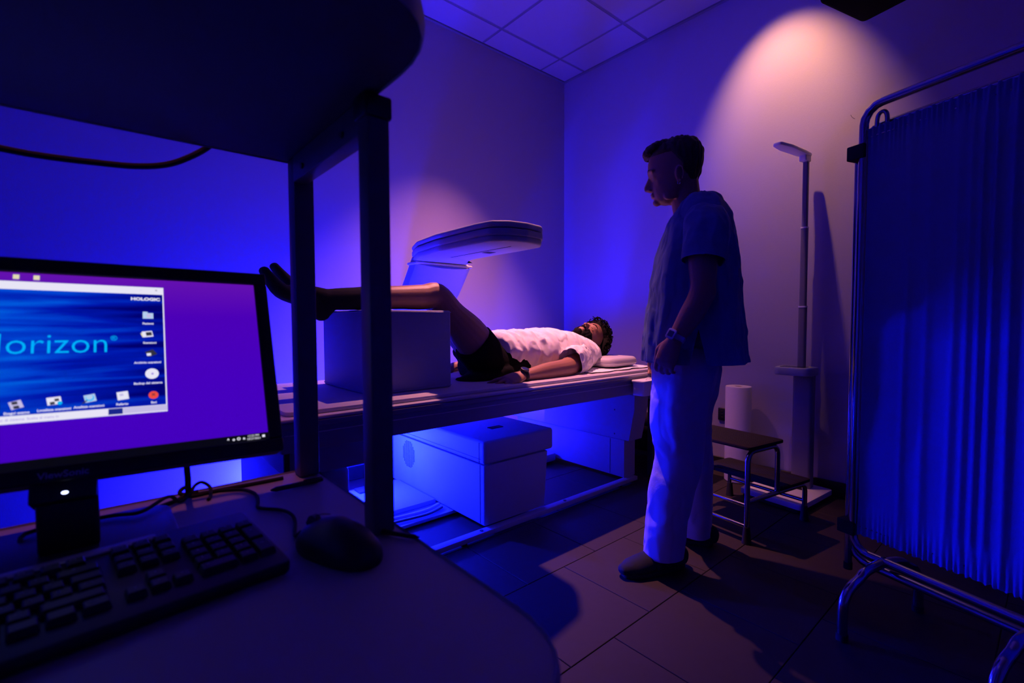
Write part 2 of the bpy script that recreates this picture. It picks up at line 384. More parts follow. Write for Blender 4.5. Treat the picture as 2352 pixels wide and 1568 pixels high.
def text(name, s, u, v, size, m, parent, align='CENTER', w_=0.0, sx=1., bold=0.):
    c = bpy.data.curves.new('t', 'FONT'); c.body = s; c.size = size; c.align_x = align; c.align_y = 'CENTER'; c.extrude = .0001; c.offset = bold; c.resolution_u = 3
    o = bpy.data.objects.new('t', c); COL.objects.link(o); dg = bpy.context.evaluated_depsgraph_get(); dg.update()
    me = bpy.data.meshes.new_from_object(o.evaluated_get(dg)); bpy.data.objects.remove(o)
    me.transform(MX @ Matrix.Translation((u, v, w_)) @ Matrix.Diagonal((sx, 1, 1, 1))); me.materials.clear(); me.materials.append(m)
    return link(name, me, parent)
text('title_lettering', 'Horizon', -.2074, .1822, .0415, EC, SW, 'RIGHT', sx=.935, bold=-.0004)
text('title_lettering', '®', -.2065, .1905, .010, EC, SW, 'LEFT')
text('maker_lettering', 'HOLOGIC', -.1665, .2540, .0066, EW, SW, sx=1.15, bold=.0003)
text('window_buttons', '–', -.1720, .2695, .005, EG, SW); text('window_buttons', '×', -.1535, .2693, .006, ED, SW)
for s, u, v in (('Pazienti', -.1642, .2139), ('Scansioni', -.1627, .1832), ('Archivio scansioni', -.1655, .1526), ('Backup del sistema', -.1655, .1214), ('Esci', -.1598, .0925),
                ('Esegui esame', -.2945, .0915), ('Localizza scansioni', -.2610, .0925), ('Analizza scansioni', -.2277, .0932), ('Referto', -.1941, .0932)):
    text('icon_caption', s, u, v, .0042, EW, SW, bold=.0001)
quad('status_button', -.2085, -.1935, .0795, .0875, EB, SW); text('button_lettering', 'Help', -.2010, .0838, .0042, EW, SW)
quad('status_field', -.1930, -.1450, .0795, .0875, EG, SW)
text('status_lettering', 'Esc di sistema. Scelta di menu in', -.2565, .0832, .0042, EP, SW, 'RIGHT'); text('status_lettering', '27.10.2021  12:23', -.1490, .0836, .0042, EP, SW, 'RIGHT')
# icons
def ic(shape, u, v, s, m, rot=0, asp=1., off=.0004):
    bm = NB(); n = {'sq': 4, 'disc': 20, 'hex': 6}[shape]
    pts = [(u+s*math.cos(rot+2*PI*(k+.5)/n), v+asp*s*math.sin(rot+2*PI*(k+.5)/n)) for k in range(n)]
    prism(bm, pts, off-.0003, off, mtx=MX); return build('icon', bm, m, SW, smooth=0)
ic('sq', -.1640, .2265, .0088, EL, 0, .72); ic('sq', -.1672, .2315, .004, EL, 0, .6, .0002); ic('sq', -.1630, .2265, .0035, EG, 0, 1, .0008)
ic('sq', -.1650, .1970, .0085, EW, .15, .75); ic('sq', -.1680, .1962, .006, EY, .3, .8, .0001); ic('sq', -.1635, .1972, .0048, ED, .15, .8, .0008)
ic('sq', -.1615, .1670, .0075, ED, .5, .8); ic('sq', -.1640, .1648, .0035, EW, .1, .8, .0008)
ic('disc', -.1610, .1353, .0078, EW); ic('disc', -.1605, .1350, .0014, EP, off=.0009); ic('disc', -.1600, .1032, .0056, ER); text('icon', '×', -.1600, .1034, .010, ED, SW, w_=.0006)
ic('sq', -.2955, .1020, .0080, EG, .3, .9); ic('sq', -.2968, .1042, .0036, ED, .2, .7, .0009); ic('sq', -.2950, .0988, .0036, ED, .2, .7, .0009)
ic('sq', -.2615, .1040, .0095, EW, .12, .75); ic('sq', -.2590, .1050, .0030, ED, .2, .8, .0009); ic('sq', -.2630, .1008, .0032, ED, .2, .8, .0009); ic('disc', -.2560, .1005, .0024, EC, off=.001)
ic('sq', -.2270, .1045, .0080, EL, .2, .9); ic('disc', -.2272, .1048, .0044, EC, off=.0009); ic('disc', -.2275, .1056, .0034, EL, off=.0012)
bm = NB(); tube(bm, [mp(-.2300, .1015, .0006), mp(-.2345, .0975, .0006)], .0008, seg=6); build('icon', bm, ED, SW)
ic('sq', -.1935, .1052, .0085, EW, .12, .95); ic('sq', -.1948, .1062, .0028, EG, .2, .8, .0009)
for u in (-.3031, -.2836): ic('sq', u, .2812, .0042, EY, 0, 1.1)
for u, s in ((-.0735, '^'), (-.0665, 'o'), (-.0600, 'O'), (-.0530, 'n')): text('tray_icon', s, u, .0260, .0058, EW, SW, w_=.0002, bold=.0002)
text('clock_lettering', '12:23 PM', -.0405, .0284, .0042, EW, SW, w_=.0002); text('clock_lettering', '10/27/2021', -.0400, .0238, .0042, EW, SW, w_=.0002)
ic('sq', -.0266, .0262, .0026, EW, 0, 1, .0006)
text('maker_lettering', 'ViewSonic', -.2500, .0085, .0112, mat('logo_grey', (.5, .5, .6), .5), bz, w_=.0032, bold=.0002)
bm = NB(); ball(bm, mp(-.2487, -.0140, .0012), .0032, .0018, .0012, mtx=MX.to_3x3()); build('power_light', bm, emis('px_led', (.45, .50, 1.0), 6), bz, label='small glowing blue-white power light')
# stand
bm = NB(); box(bm, -.062, -.007, .752, .778, DZ+.012, .812, .005, 3); box(bm, -.279, -.221, .0, .16, -.074, -.050, .006, 3, MX); build('stand_neck', bm, M['black'], mon)
bm = NB(); prism(bm, rpoly([(-.140, .715), (.070, .715), (.070, .862), (-.140, .862)], .035, 8), DZ+.0005, DZ+.014, .003); build('stand_base', bm, mat('stand_base', (.05, .05, .06), .3), mon)
# monitor cable hanging behind
t = setp(None or build('monitor_cable', (lambda b: (stube(b, [(.094, .835, .885), (.096, .872, .83), (.098, .905, .775), (.099, .907, .750), (.1, .906, .7275), (.112, .905, .7255)], .0045, seg=8), b)[1])(NB()), M['rubber']),
         'thick black monitor cable hanging down behind the screen onto the desk edge', 'cable')
# ------------------------------------------------------------ keyboard
KR = Matrix.Translation((-.0745, .6165, DZ)) @ Matrix.Rotation(R(5.5), 4, 'Z') @ Matrix.Rotation(R(3.5), 4, 'X')
kb = empty('keyboard', (-.0745, .6165, DZ), 'black full-size keyboard lying in front of the monitor', 'keyboard')
bm = NB(); prism(bm, rpoly([(-.222, -.083), (.222, -.083), (.222, .083), (-.222, .083)], .010, 4), .006, .020, .003, mtx=KR); build('keyboard_body', bm, M['black'], kb)
bm = NB(); prism(bm, rpoly([(-.205, .064), (.125, .064), (.125, .079), (-.205, .079)], .003, 4), .0195, .0222, .0008, mtx=KR); build('media_strip', bm, mat('media_strip', (.30, .30, .36), .25), kb, label='glossy paler strip of media keys along the back edge')
KW = .019; keym = {}
def key(u, v, w_=1., h=1.):
    k = (w_, h)
    if k not in keym:
        t = bmesh.new(); bmesh.ops.create_cube(t, size=1); a, b = w_*KW-.0028, h*KW-.0028
        for q in t.verts:
            s = .86 if q.co.z > 0 else 1
            q.co = V((q.co.x*a*s, q.co.y*b*s, q.co.z*.007))
        bmesh.ops.bevel(t, geom=[e for e in t.edges if sum(x.co.z for x in e.verts) > .004], offset=.0010, segments=1, affect='EDGES')
        me = bpy.data.meshes.new('key'); t.to_mesh(me); t.free(); me.materials.append(M['black']); keym[k] = me
    o = link('key', keym[k], kb)
    mw = KR @ Matrix.Translation((u, v, .0235)); o.matrix_local = Matrix.Translation(-V(kb.location)) @ mw
legend = []
rows = [(.052, [('Esc', 1)]+[(None, .5)]+[('F%d' % i, 1) for i in range(1, 5)]+[(None, .5)]+[('F%d' % i, 1) for i in range(5, 9)]+[(None, .5)]+[('F%d' % i, 1) for i in range(9, 13)]),
 (.029, [(c, 1) for c in '\\1234567890\'ì']+[('←', 2)]), (.010, [('Tab', 1.5)]+[(c, 1) for c in 'QWERTYUIOPè+']+[('', 1.5)]),
 (-.009, [('Caps', 1.75)]+[(c, 1) for c in 'ASDFGHJKLòà']+[('ù', 1), ('Invio', 1.25)]), (-.028, [('', 1.25), ('<', 1)]+[(c, 1) for c in 'ZXCVBNM,.-']+[('', 2.75)]),
 (-.047, [('Ctrl', 1.25), ('', 1.25), ('Alt', 1.25), ('', 6.25), ('Alt', 1.25), ('', 1.25), ('', 1.25), ('Ctrl', 1.25)])]
for v, ks in rows:
    u = -.213
    for s, w_ in ks:
        if s is not None:
            key(u+w_*KW/2, v, w_); legend.append((s, u+w_*KW/2-.002, v+.002))
        u += w_*KW
for i, c in enumerate((('Stamp', 'Bloc', 'Pausa'), ('Ins', 'Home', 'Pag'), ('Canc', 'Fine', 'Pag'))):
    for j in range(3):
        key(.0795+j*KW+.0095-.0, (.052, .029, .010)[i]); legend.append((c[j], .0795+j*KW+.0085, (.054, .031, .012)[i]))
for u, v in ((1, -.028), (0, -.047), (1, -.047), (2, -.047)): key(.0795+u*KW+.0095, v); legend.append(('•', .0795+u*KW+.009, v+.001))
for i, rw in enumerate((('Bloc', '/', '*', '-'), '789', '456', '123')):
    for j, c in enumerate(rw): key(.1405+j*KW+.0095, .029-i*.019); legend.append((c, .1405+j*KW+.0085, .031-i*.019))
key(.1405+3.5*KW, .0005, 1, 2); key(.1405+3.5*KW, -.0375, 1, 2); key(.1405+KW, -.047, 2, 1); key(.1405+2.5*KW, -.047)
for c, j, v in (('+', 3, .003), ('0', 0, -.045), (',', 2, -.045), ('Inv', 3, -.035)): legend.append((c, .1405+j*KW+.009, v))
MXs = MX; MX = KR; lb = NB()
for s, u, v in legend:
    if not s: continue
    t_ = text('tmp', s, u, v, .0062 if len(s) == 1 else .0036, M['white'], None, w_=.0273); lb.from_mesh(t_.data); bpy.data.objects.remove(t_)
setp(build('key_legends', lb, mat('legend', (.35, .35, .45), .6), kb, smooth=0), kind='stuff'); MX = MXs
# ------------------------------------------------------------ mouse
ma = R(111); Mm = Matrix.Translation((.2085, .563, DZ)) @ Matrix.Rotation(ma-PI/2, 4, 'Z')
ms_ = empty('computer_mouse', (.2085, .563, DZ), 'black corded computer mouse on the desk, right of the keyboard', 'mouse')
bm = NB(); t = bmesh.new(); bmesh.ops.create_uvsphere(t, u_segments=32, v_segments=20, radius=1)
for q in t.verts:
    x, y, z_ = q.co; wy = .033*(1-.12*math.cos(y*2.2)+.06*y*-1); q.co = V((x*wy*(1.0 if z_ < .2 else 1-.10*(z_-.2)), y*.064*(1 if abs(y) < .7 else 1), max(z_, -.12)*.040*(1-.22*y if y > 0 else 1+.05*y)+.006))
merge(bm, t, Mm); build('mouse_shell', bm, M['black'], ms_, smooth=60)
bm = NB(); tube(bm, [Mm @ V((-.0035, .040, .0315)), Mm @ V((.0035, .040, .0315))], .0095, seg=20); build('scroll_wheel', bm, mat('wheel_grey', (.06, .06, .08), .4), ms_)
bm = NB(); tube(bm, [Mm @ V((0, .012+.01*k, .0468-.0007*k*k-.0009*k)) for k in range(5)], .0007, seg=6); build('button_seam', bm, M['rubber'], ms_)
def cable(name, pts, r, label, cat='cable', m=None):
    bm = NB(); stube(bm, pts, r, seg=8, n=6); return setp(build(name, bm, m or M['rubber']), label, cat)
zc = DZ+.0028
cable('mouse_cable', [(.186, .628, DZ+.012), (.184, .645, zc), (.197, .690, zc), (.199, .715, zc+.002), (.193, .748, zc), (.172, .776, zc), (.1755, .800, zc), (.180, .822, zc), (.181, .850, zc), (.171, .880, zc), (.150, .895, zc), (.128, .905, zc), (.105, .907, zc)], .0024, 'thin black mouse cable winding from the mouse to the back edge of the desk')
cable('keyboard_cable', [(-.150, .715, DZ+.012), (-.145, .745, zc), (-.10, .765, zc), (-.075, .790, zc+.001), (-.0775, .835, DZ+.018), (.0, .838, DZ+.0175), (.035, .826, DZ+.018), (.070, .872, DZ+.018), (.085, .885, zc), (.100, .900, zc+.004), (.108, .912, zc+.012), (.118, .912, zc+.016), (.128, .905, zc+.008), (.126, .885, zc), (.120, .866, zc)], .0026, 'black keyboard cable looped over the monitor foot, tied in a knot at its end')
cable('power_cable', [(.060, .880, zc), (.085, .897, zc), (.100, .906, zc+.006), (.095, .914, zc+.012), (.088, .908, zc+.006), (.105, .900, zc), (.14, .902, zc), (.20, .8985, zc), (.238, .898, zc)], .0032, 'black power cable knotted and lying along the back edge of the desk')
# pens
def pen(name, a, b, r, label, m):
    a, b = V(a), V(b); d = b-a; t = empty(name, a, label, 'pen')
    bm = NB(); tube(bm, [a, a+d*.04, a+d*.10, a+d*.86, a+d*.90, b], [r*.25, r*.55, r, r, r*.9, r*.7], seg=12); build('barrel', bm, m, t)
    bm = NB(); tube(bm, [a+d*.62+V((0, 0, r*1.25)), a+d*.98+V((0, 0, r*1.1))], r*.28, seg=6); build('clip', bm, M['dark'], t)
pen('ballpoint_pen', (.2025, .838, DZ+.0052), (.2860, .8365, DZ+.0052), .0042, 'dark ballpoint pen lying at the far right corner of the desk', M['pen'])
pen('stylus_pen', (.3005, .5295, DZ+.0045), (.258, .598, DZ+.0045), .0030, 'slim black stylus lying behind the mouse, its tip at the desk edge', M['black'])
t = empty('binder_clip', (.2045, .640, DZ), 'small black binder clip on the desk behind the mouse', 'clip')
bm = NB(); prism(bm, [(-.008, 0), (.008, 0), (.0015, .011), (-.0015, .011)], -.009, .009, .0005, mtx=Matrix.Translation((.2045, .640, DZ+.0008)) @ Matrix.Rotation(R(90), 4, 'X')); build('clip_body', bm, M['black'], t)
bm = NB(); stube(bm, [(.200, .640, DZ+.010), (.197, .640, DZ+.018), (.2045, .640, DZ+.021), (.212, .640, DZ+.018), (.209, .640, DZ+.010)], .0008, seg=6); build('wire_handle', bm, M['dark'], t)
# cable hanging under the shelf
cable('hanging_cable', [(-.45, .945, 1.30), (-.35, .95, 1.262), (-.20, .95, 1.244), (-.0948, .95, 1.2362), (-.0526, .95, 1.2350), (.0, .95, 1.2375), (.05, .95, 1.242), (.0900, .95, 1.2530), (.1233, .95, 1.2735), (.150, .948, 1.297), (.165, .92, 1.318), (.168, .88, 1.3165)], .0048, 'thick black cable sagging below the far edge of the raised shelf')
# ------------------------------------------------------------ bone density scanner table
YB, ZT, YF = 1.55, .7095, 2.375
sc = empty('bone_density_scanner', (1.45, 2.0, 0), 'white medical scanner table with an overhanging scanning arm, along the back wall', 'medical scanner')
bm = NB()
box(bm, .41, 2.55, YB+.012, YF-.012, .588, .672, .006, 2)
box(bm, .405, 2.555, YB, YF, .664, .688, .007, 3)
build('table_frame', bm, M['bed'], sc)
bm = NB(); box(bm, .40, 2.56, YB-.004, YF+.004, .688, .700, .004, 3); build('table_lip', bm, M['bedhi'], sc)
bm = NB(); prism(bm, rpoly([(.43, YB+.028), (2.53, YB+.028), (2.53, YF-.028), (.43, YF-.028)], .03, 6), .700, ZT+.006, .004, 2); build('mattress_pad', bm, M['pad'], sc)
for z_ in (.645,):
    bm = NB(); box(bm, .42, 2.54, YB+.0095, YB+.013, z_-.002, z_+.002, .0008, 1); build('side_highlight', bm, M['bedhi'], sc)  # pale strip puts the highlight line along the table side into colour
# left pedestal
bm = NB()
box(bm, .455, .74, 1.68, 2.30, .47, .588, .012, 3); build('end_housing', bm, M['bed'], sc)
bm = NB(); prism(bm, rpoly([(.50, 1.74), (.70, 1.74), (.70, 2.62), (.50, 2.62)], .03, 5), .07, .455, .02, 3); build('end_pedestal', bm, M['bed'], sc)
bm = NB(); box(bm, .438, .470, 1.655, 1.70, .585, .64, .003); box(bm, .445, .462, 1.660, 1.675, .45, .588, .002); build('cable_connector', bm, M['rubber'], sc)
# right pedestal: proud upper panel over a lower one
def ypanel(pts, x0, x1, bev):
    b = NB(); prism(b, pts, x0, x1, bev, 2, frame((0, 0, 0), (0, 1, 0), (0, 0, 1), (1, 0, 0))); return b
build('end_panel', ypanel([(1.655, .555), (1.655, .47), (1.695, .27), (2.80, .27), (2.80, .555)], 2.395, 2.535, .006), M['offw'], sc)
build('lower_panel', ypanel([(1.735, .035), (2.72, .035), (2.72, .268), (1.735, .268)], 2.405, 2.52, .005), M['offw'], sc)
bm = NB(); box(bm, 2.4035, 2.406, 1.84, 1.842, .04, .262); build('panel_seam', bm, M['rubber'], sc)
for yy, zz_ in ((1.80, .30), (1.80, .45), (2.2, .44), (2.5, .44)):
    bm = NB(); tube(bm, [(2.3935, yy, zz_), (2.396, yy, zz_)], .005, seg=12); build('panel_screw', bm, M['dark'], sc)
bm = NB(); box(bm, 2.25, 2.395, 2.30, 2.72, .02, .075, .01, 2); box(bm, 2.12, 2.25, 2.46, 2.62, .03, .12, .02, 3); build('panel_foot', bm, M['offw'], sc)
# floor sled
for yy in (1.722, 2.62):
    bm = NB(); box(bm, .56, 2.50, yy-.022, yy+.022, .012, .036, .004); rl = build('base_rail', bm, M['offw'], sc)
    for xx in (.62, 1.20, 2.34):
        bm = NB(); cyl(bm, xx, yy, .001, .013, .016); build('levelling_foot', bm, M['rubber'], rl)
for xx in (1.30, 1.86):
    bm = NB(); tube(bm, [(xx, 1.722, .0358), (xx, 1.722, .0392)], .009, seg=6); build('rail_bolt', bm, M['dark'], sc)
bm = NB(); prism(bm, [(.72, 2.02), (1.60, 2.02), (1.32, 2.60), (.72, 2.60)], .012, .030, .004); prism(bm, [(.74, 2.16), (1.325, 2.16), (1.325, 2.58), (.74, 2.58)], .030, .055, .006); build('base_tray', bm, M['offw'], sc)
for k, (yy, rr) in enumerate(((2.085, .010), (2.05, .006))):
    bm = NB(); stube(bm, [(.75, yy, .035+rr), (1.0, yy+.01, .035+rr), (1.2, yy-.01, .035+rr), (1.31, yy+.02, .035+rr)], rr, seg=8); build('power_lead', bm, M['white'] if k == 0 else M['dark'], sc)
# tube housing under the table
bx0, bx1, by0, by1 = 1.333, 1.742, 1.740, 2.70
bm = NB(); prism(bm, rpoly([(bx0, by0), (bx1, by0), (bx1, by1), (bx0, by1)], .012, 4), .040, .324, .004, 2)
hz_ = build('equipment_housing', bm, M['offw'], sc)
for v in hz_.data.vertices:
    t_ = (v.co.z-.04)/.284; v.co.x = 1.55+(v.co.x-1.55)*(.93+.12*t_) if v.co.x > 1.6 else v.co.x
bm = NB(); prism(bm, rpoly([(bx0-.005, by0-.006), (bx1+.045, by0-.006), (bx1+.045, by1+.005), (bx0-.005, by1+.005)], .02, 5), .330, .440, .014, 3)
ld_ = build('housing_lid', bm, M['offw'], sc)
bm = NB(); box(bm, bx0-.0062, bx0-.004, by0+.02, by1-.01, .352, .354); box(bm, bx0-.0062, bx0-.004, by0+.033, by0+.035, .331, .43); box(bm, bx0-.0015, bx0+.0005, by0+.033, by0+.035, .045, .323); build('seam', bm, M['rubber'], ld_)
bm = NB(); box(bm, 1.52, 1.60, 1.92, 1.96, .4398, .4412, .003, 2); build('latch', bm, M['rubber'], ld_)
bm = NB()
for i in range(-6, 7):
    for j in range(-10, 11):
        if (i/5.4)**2+(j/9.6)**2 <= 1.06:
            tube(bm, [(bx0-.0012, 2.46+i*.0125, .232+j*.0080), (bx0+.0006, 2.46+i*.0125, .232+j*.0080)], .0037, seg=6)
setp(build('vent_holes', bm, mat('vent_dark', (.01, .015, .08), .8), hz_, smooth=0), kind='stuff')
# scanning arm
hp = [(1.285, 2.26), (1.25, 2.02), (1.25, 1.70), (1.262, 1.60), (1.33, 1.545), (1.42, 1.53), (1.52, 1.545), (1.575, 1.60), (1.582, 1.75), (1.582, 2.10), (1.60, 2.20), (1.66, 2.30), (1.72, 2.40), (1.72, 2.47), (1.37, 2.47)]
hp = rpoly(hp, [.2, .3, .05, .05, .05, .05, .05, .05, .02, .05, .1, .05, .03, .02, .06], 5)
bm = NB()
prism(bm, [(x*.965+.05, y*.985+.028) for x, y in hp], 1.340, 1.372, .012, 3)
prism(bm, hp, 1.366, 1.396, .006, 2)
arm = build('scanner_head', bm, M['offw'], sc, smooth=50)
bm = NB(); prism(bm, [(x, y) for x, y in hp], 1.399, 1.428, .013, 3); build('head_cover', bm, M['offw'], arm, smooth=50)
bm = NB(); tube(bm, [(1.430, 1.66, 1.3392), (1.430, 2.15, 1.3392)], [(.0035, .0008)]*2, seg=8, ref=(1, 0, 0)); build('scan_slot', bm, M['rubber'], arm)
bm = NB(); box(bm, 1.452, 1.500, 1.855, 1.905, 1.3388, 1.3402); build('sensor_window', bm, M['rubber'], arm)
# column: slanted, then down to the carriage behind the table
cpts = [(1.548, 2.420, 1.345), (1.548, 2.455, 1.30), (1.548, 2.545, 1.188), (1.548, 2.63, 1.10), (1.548, 2.69, .98), (1.548, 2.72, .82), (1.548, 2.725, .45), (1.548, 2.725, .12)]
bm = NB(); t = bmesh.new(); tube(t, crs(cpts, 4), [(.188, .065)]*29, seg=40, ref=(1, 0, 0))
for f in (0,):
    P_ = crs(cpts, 4)
    for i, v in enumerate(t.verts):
        c = P_[i//40]; dx = (v.co.x-c.x)/.188; v.co.x = c.x+.188*max(-1, min(1, dx*1.16))
merge(bm, t); build('arm_column', bm, M['offw'], sc, smooth=40)
bm = NB(); box(bm, 1.352, 1.745, 2.385, 2.49, 1.322, 1.338, .006, 2); build('collar', bm, M['white'], sc)
bm = NB(); box(bm, 1.35, 1.65, 2.62, 2.80, .03, .14, .01); build('carriage', bm, M['offw'], sc)
# LED panel lamp standing behind the housing
t = empty('led_work_light', (1.06, 2.50, 0), 'small glaring LED lamp panel standing on the floor under the scanner table', 'lamp')
LM = Matrix.Translation((1.062, 2.515, .285)) @ Matrix.Rotation(R(-18), 4, 'Z') @ Matrix.Rotation(R(-25), 4, 'X')
bm = NB(); box(bm, -.045, .045, .004, .020, -.05, .05, .004, 2, LM); build('lamp_housing', bm, M['black'], t)
bm = NB(); box(bm, -.038, .038, -.001, .004, -.030, .045, .002, 1, LM); build('light_panel', bm, M['led'], t)
bm = NB(); stube(bm, [(1.09, 2.53, .24), (1.10, 2.53, .20), (1.10, 2.53, .06)], .006, seg=8); box(bm, 1.05, 1.15, 2.49, 2.57, .0555, .066, .003); build('lamp_stand', bm, M['dark'], t)
# ------------------------------------------------------------ positioning block, pillow, paper
ZP = ZT+.007
t = empty('positioning_block', (.95, 1.96, ZP), 'large blue-grey vinyl leg positioning block under the patient\'s calves', 'cushion')
bm = NB(); box(bm, .765, 1.142, 1.722, 2.192, ZP, 1.045, .007, 3); build('block_body', bm, M['foam'], t)
for z_ in (ZP+.010, 1.037):
    bm = NB(); tube(bm, [(.7655, 1.7225, z_), (1.1415, 1.7225, z_), (1.1415, 2.1915, z_), (.7655, 2.1915, z_)], .0022, seg=6, closed=True); build('piping', bm, M['foam'], t)
t = empty('head_pillow', (2.42, 1.95, ZP), 'flat rounded vinyl pillow under the patient\'s head at the right end of the table', 'pillow')
bm = NB(); prism(bm, rpoly([(2.20, 1.68), (2.50, 1.68), (2.50, 2.22), (2.20, 2.22)], .09, 8), ZP+.012, ZP+.066, .026, 5); build('pillow_body', bm, M['pad'], t, smooth=60)
bm = NB(); pp_ = rpoly([(2.1985, 1.6785), (2.5015, 1.6785), (2.5015, 2.2215), (2.1985, 2.2215)], .09, 8); tube(bm, [(x, y, ZP+.032) for x, y in pp_], .0015, seg=6, closed=True); build('seam', bm, M['pad'], t)
# paper sheet, rumpled
bm = NB(); G = []
nx, ny = 60, 26
for i in range(nx+1):
    G.append([])
    for j in range(ny+1):
        x = 1.98+.575*i/nx; y = 1.635+.66*j/ny+.010*math.sin(i*.35)*(1 if j == 0 else 0)
        z_ = ZP+.0045+.006*max(0, noise.noise((x*4, y*9, 1.3)))+.003*max(0, noise.noise((x*12, y*14, 4)))
        G[-1].append(bm.verts.new((x, y, z_)))
for i in range(nx):
    for j in range(ny): bm.faces.new((G[i][j], G[i+1][j], G[i+1][j+1], G[i][j+1]))
shell(bm, .0006)
setp(build('paper_sheet', bm, M['paper'], smooth=60), 'white rumpled paper sheet covering the head end of the scanner table', 'paper sheet')
# tub and bracket at the head end
t = empty('wipes_tub', (2.29, 1.495, .585), 'small white plastic tub clipped to the side of the scanner table near its head end', 'tub')
bm = NB(); prism(bm, rpoly([(2.205, 1.462), (2.38, 1.462), (2.38, 1.546), (2.205, 1.546)], .018, 5), .588, .660, .003); b2 = build('tub_body', bm, M['white'], t)
for v in b2.data.vertices: s_ = .90+.10*(v.co.z-.588)/.072; v.co.x = 2.29+(v.co.x-2.29)*s_; v.co.y = 1.546+(v.co.y-1.546)*s_
bm = NB(); prism(bm, rpoly([(2.197, 1.455), (2.388, 1.455), (2.388, 1.547), (2.197, 1.547)], .02, 5), .661, .674, .004); build('tub_lid', bm, M['white'], t)
bm = NB(); stube(bm, [(2.26, 1.49, .675), (2.275, 1.495, .682), (2.30, 1.50, .684), (2.325, 1.50, .679), (2.34, 1.49, .675)], .0025, seg=6); build('lid_tab', bm, M['white'], t)
t = empty('equipment_tray', (2.62, 1.62, .45), 'dark equipment tray on a bracket beyond the head end of the scanner table', 'tray')
bm = NB(); box(bm, 2.56, 2.80, 1.50, 2.0, .515, .530, .003); build('tray_board', bm, M['bed'], t)
bm = NB(); box(bm, 2.60, 2.70, 1.58, 1.72, .531, .570, .006); build('control_box', bm, M['bed'], t)
bm = NB(); box(bm, 2.66, 2.70, 1.70, 1.74, .001, .515, .003); build('tray_post', bm, M['dark'], t)
# dark cart behind the man
t = empty('equipment_cart', (2.90, 1.95, 0), 'dark low equipment cart between the scanner table and the right wall', 'cart')
for z_ in (.10, .30, .43):
    bm = NB(); box(bm, 2.72, 3.06, 1.72, 2.20, z_, z_+.02, .003); build('shelf', bm, M['dark'], t)
for xx in (2.73, 3.05):
    for yy in (1.73, 2.19):
        bm = NB(); box(bm, xx-.012, xx+.012, yy-.012, yy+.012, .04, .46, .002); build('post', bm, M['dark'], t)
        bm = NB(); ball(bm, (xx, yy, .022), .018, .012, .021); build('caster', bm, M['rubber'], t)
bm = NB(); box(bm, 2.76, 3.00, 1.78, 2.12, .1215, .24, .006); u_ = build('electronics_box', bm, M['black'], t)
bm = NB(); stube(bm, [(2.78, 1.75, .325), (2.82, 1.73, .34), (2.88, 1.735, .328), (2.95, 1.74, .335)], .006, seg=8); build('yellow_cable', bm, M['yellow'], t)
# ------------------------------------------------------------ height gauge with scale
t = empty('height_gauge', (2.95, 1.0, 0), 'tall white measuring station with scale platform and telescopic height rod, by the right wall', 'height gauge')
bm = NB(); prism(bm, rpoly([(2.68, .845), (3.075, .815), (3.105, 1.145), (2.725, 1.175)], .02, 5), .022, .052, .004, 2); build('scale_platform', bm, M['white'], t)
bm = NB(); prism(bm, rpoly([(2.69, .855), (3.065, .825), (3.095, 1.135), (2.735, 1.165)], .02, 5), .001, .0215, .003); build('platform_base', bm, M['rubber'], t)
bm = NB(); box(bm, 2.93, 3.045, .915, .965, .0522, .062, .004, 2); build('platform_recess', bm, M['rubber'], t)
bm = NB(); prism(bm, rpoly([(2.975, .900), (3.045, .900), (3.045, 1.000), (2.975, 1.000)], .018, 5), .052, .688, .004); build('column_foot', bm, mat('rod_grey', (.15, .14, .20), .45), t)
bm = NB(); prism(bm, rpoly([(2.90, .885), (3.06, .885), (3.06, 1.080), (2.90, 1.080)], .045, 8), .690, .735, .007, 3); tb = build('display_head', bm, M['offw'], t, smooth=50)
bm = NB(); prism(bm, rpoly([(2.925, .925), (3.02, .925), (3.02, 1.055), (2.925, 1.055)], .02, 6), .7345, .7365); build('display_screen', bm, M['glass'], tb)
for r_, za, zb in ((.0190, .735, 1.075), (.0165, 1.075, 1.52), (.0140, 1.52, 1.915)):
    bm = NB(); prism(bm, rpoly([(3.03-r_, .972-r_), (3.03+r_, .972-r_), (3.03+r_, .972+r_), (3.03-r_, .972+r_)], r_*.6, 5), za+.001, zb); sg = build('rod_segment', bm, mat('rod_grey', (.18, .18, .24), .4), t)
    if za > .8:
        bm = NB(); prism(bm, rpoly([(3.03-r_-.004, .972-r_-.004), (3.03+r_+.004, .972-r_-.004), (3.03+r_+.004, .972+r_+.004), (3.03-r_-.004, .972+r_+.004)], r_*.7, 5), za-.004, za+.004); build('rod_collar', bm, M['white'], sg)
bm = NB(); mh = Matrix.Translation((3.03, .972, 1.915)) @ Matrix.Rotation(R(172.5), 4, 'Z')
prism(bm, rpoly([(-.022, -.022), (.06, -.030), (.22, -.034), (.315, -.022), (.315, .022), (.22, .034), (.06, .030), (-.022, .022)], .016, 5), 0, .018, .005, 3, mh)
prism(bm, rpoly([(-.018, -.018), (.045, -.020), (.045, .020), (-.018, .020)], .01, 4), -.03, .002, .004, 2, mh); build('head_slider', bm, M['white'], t, smooth=50)
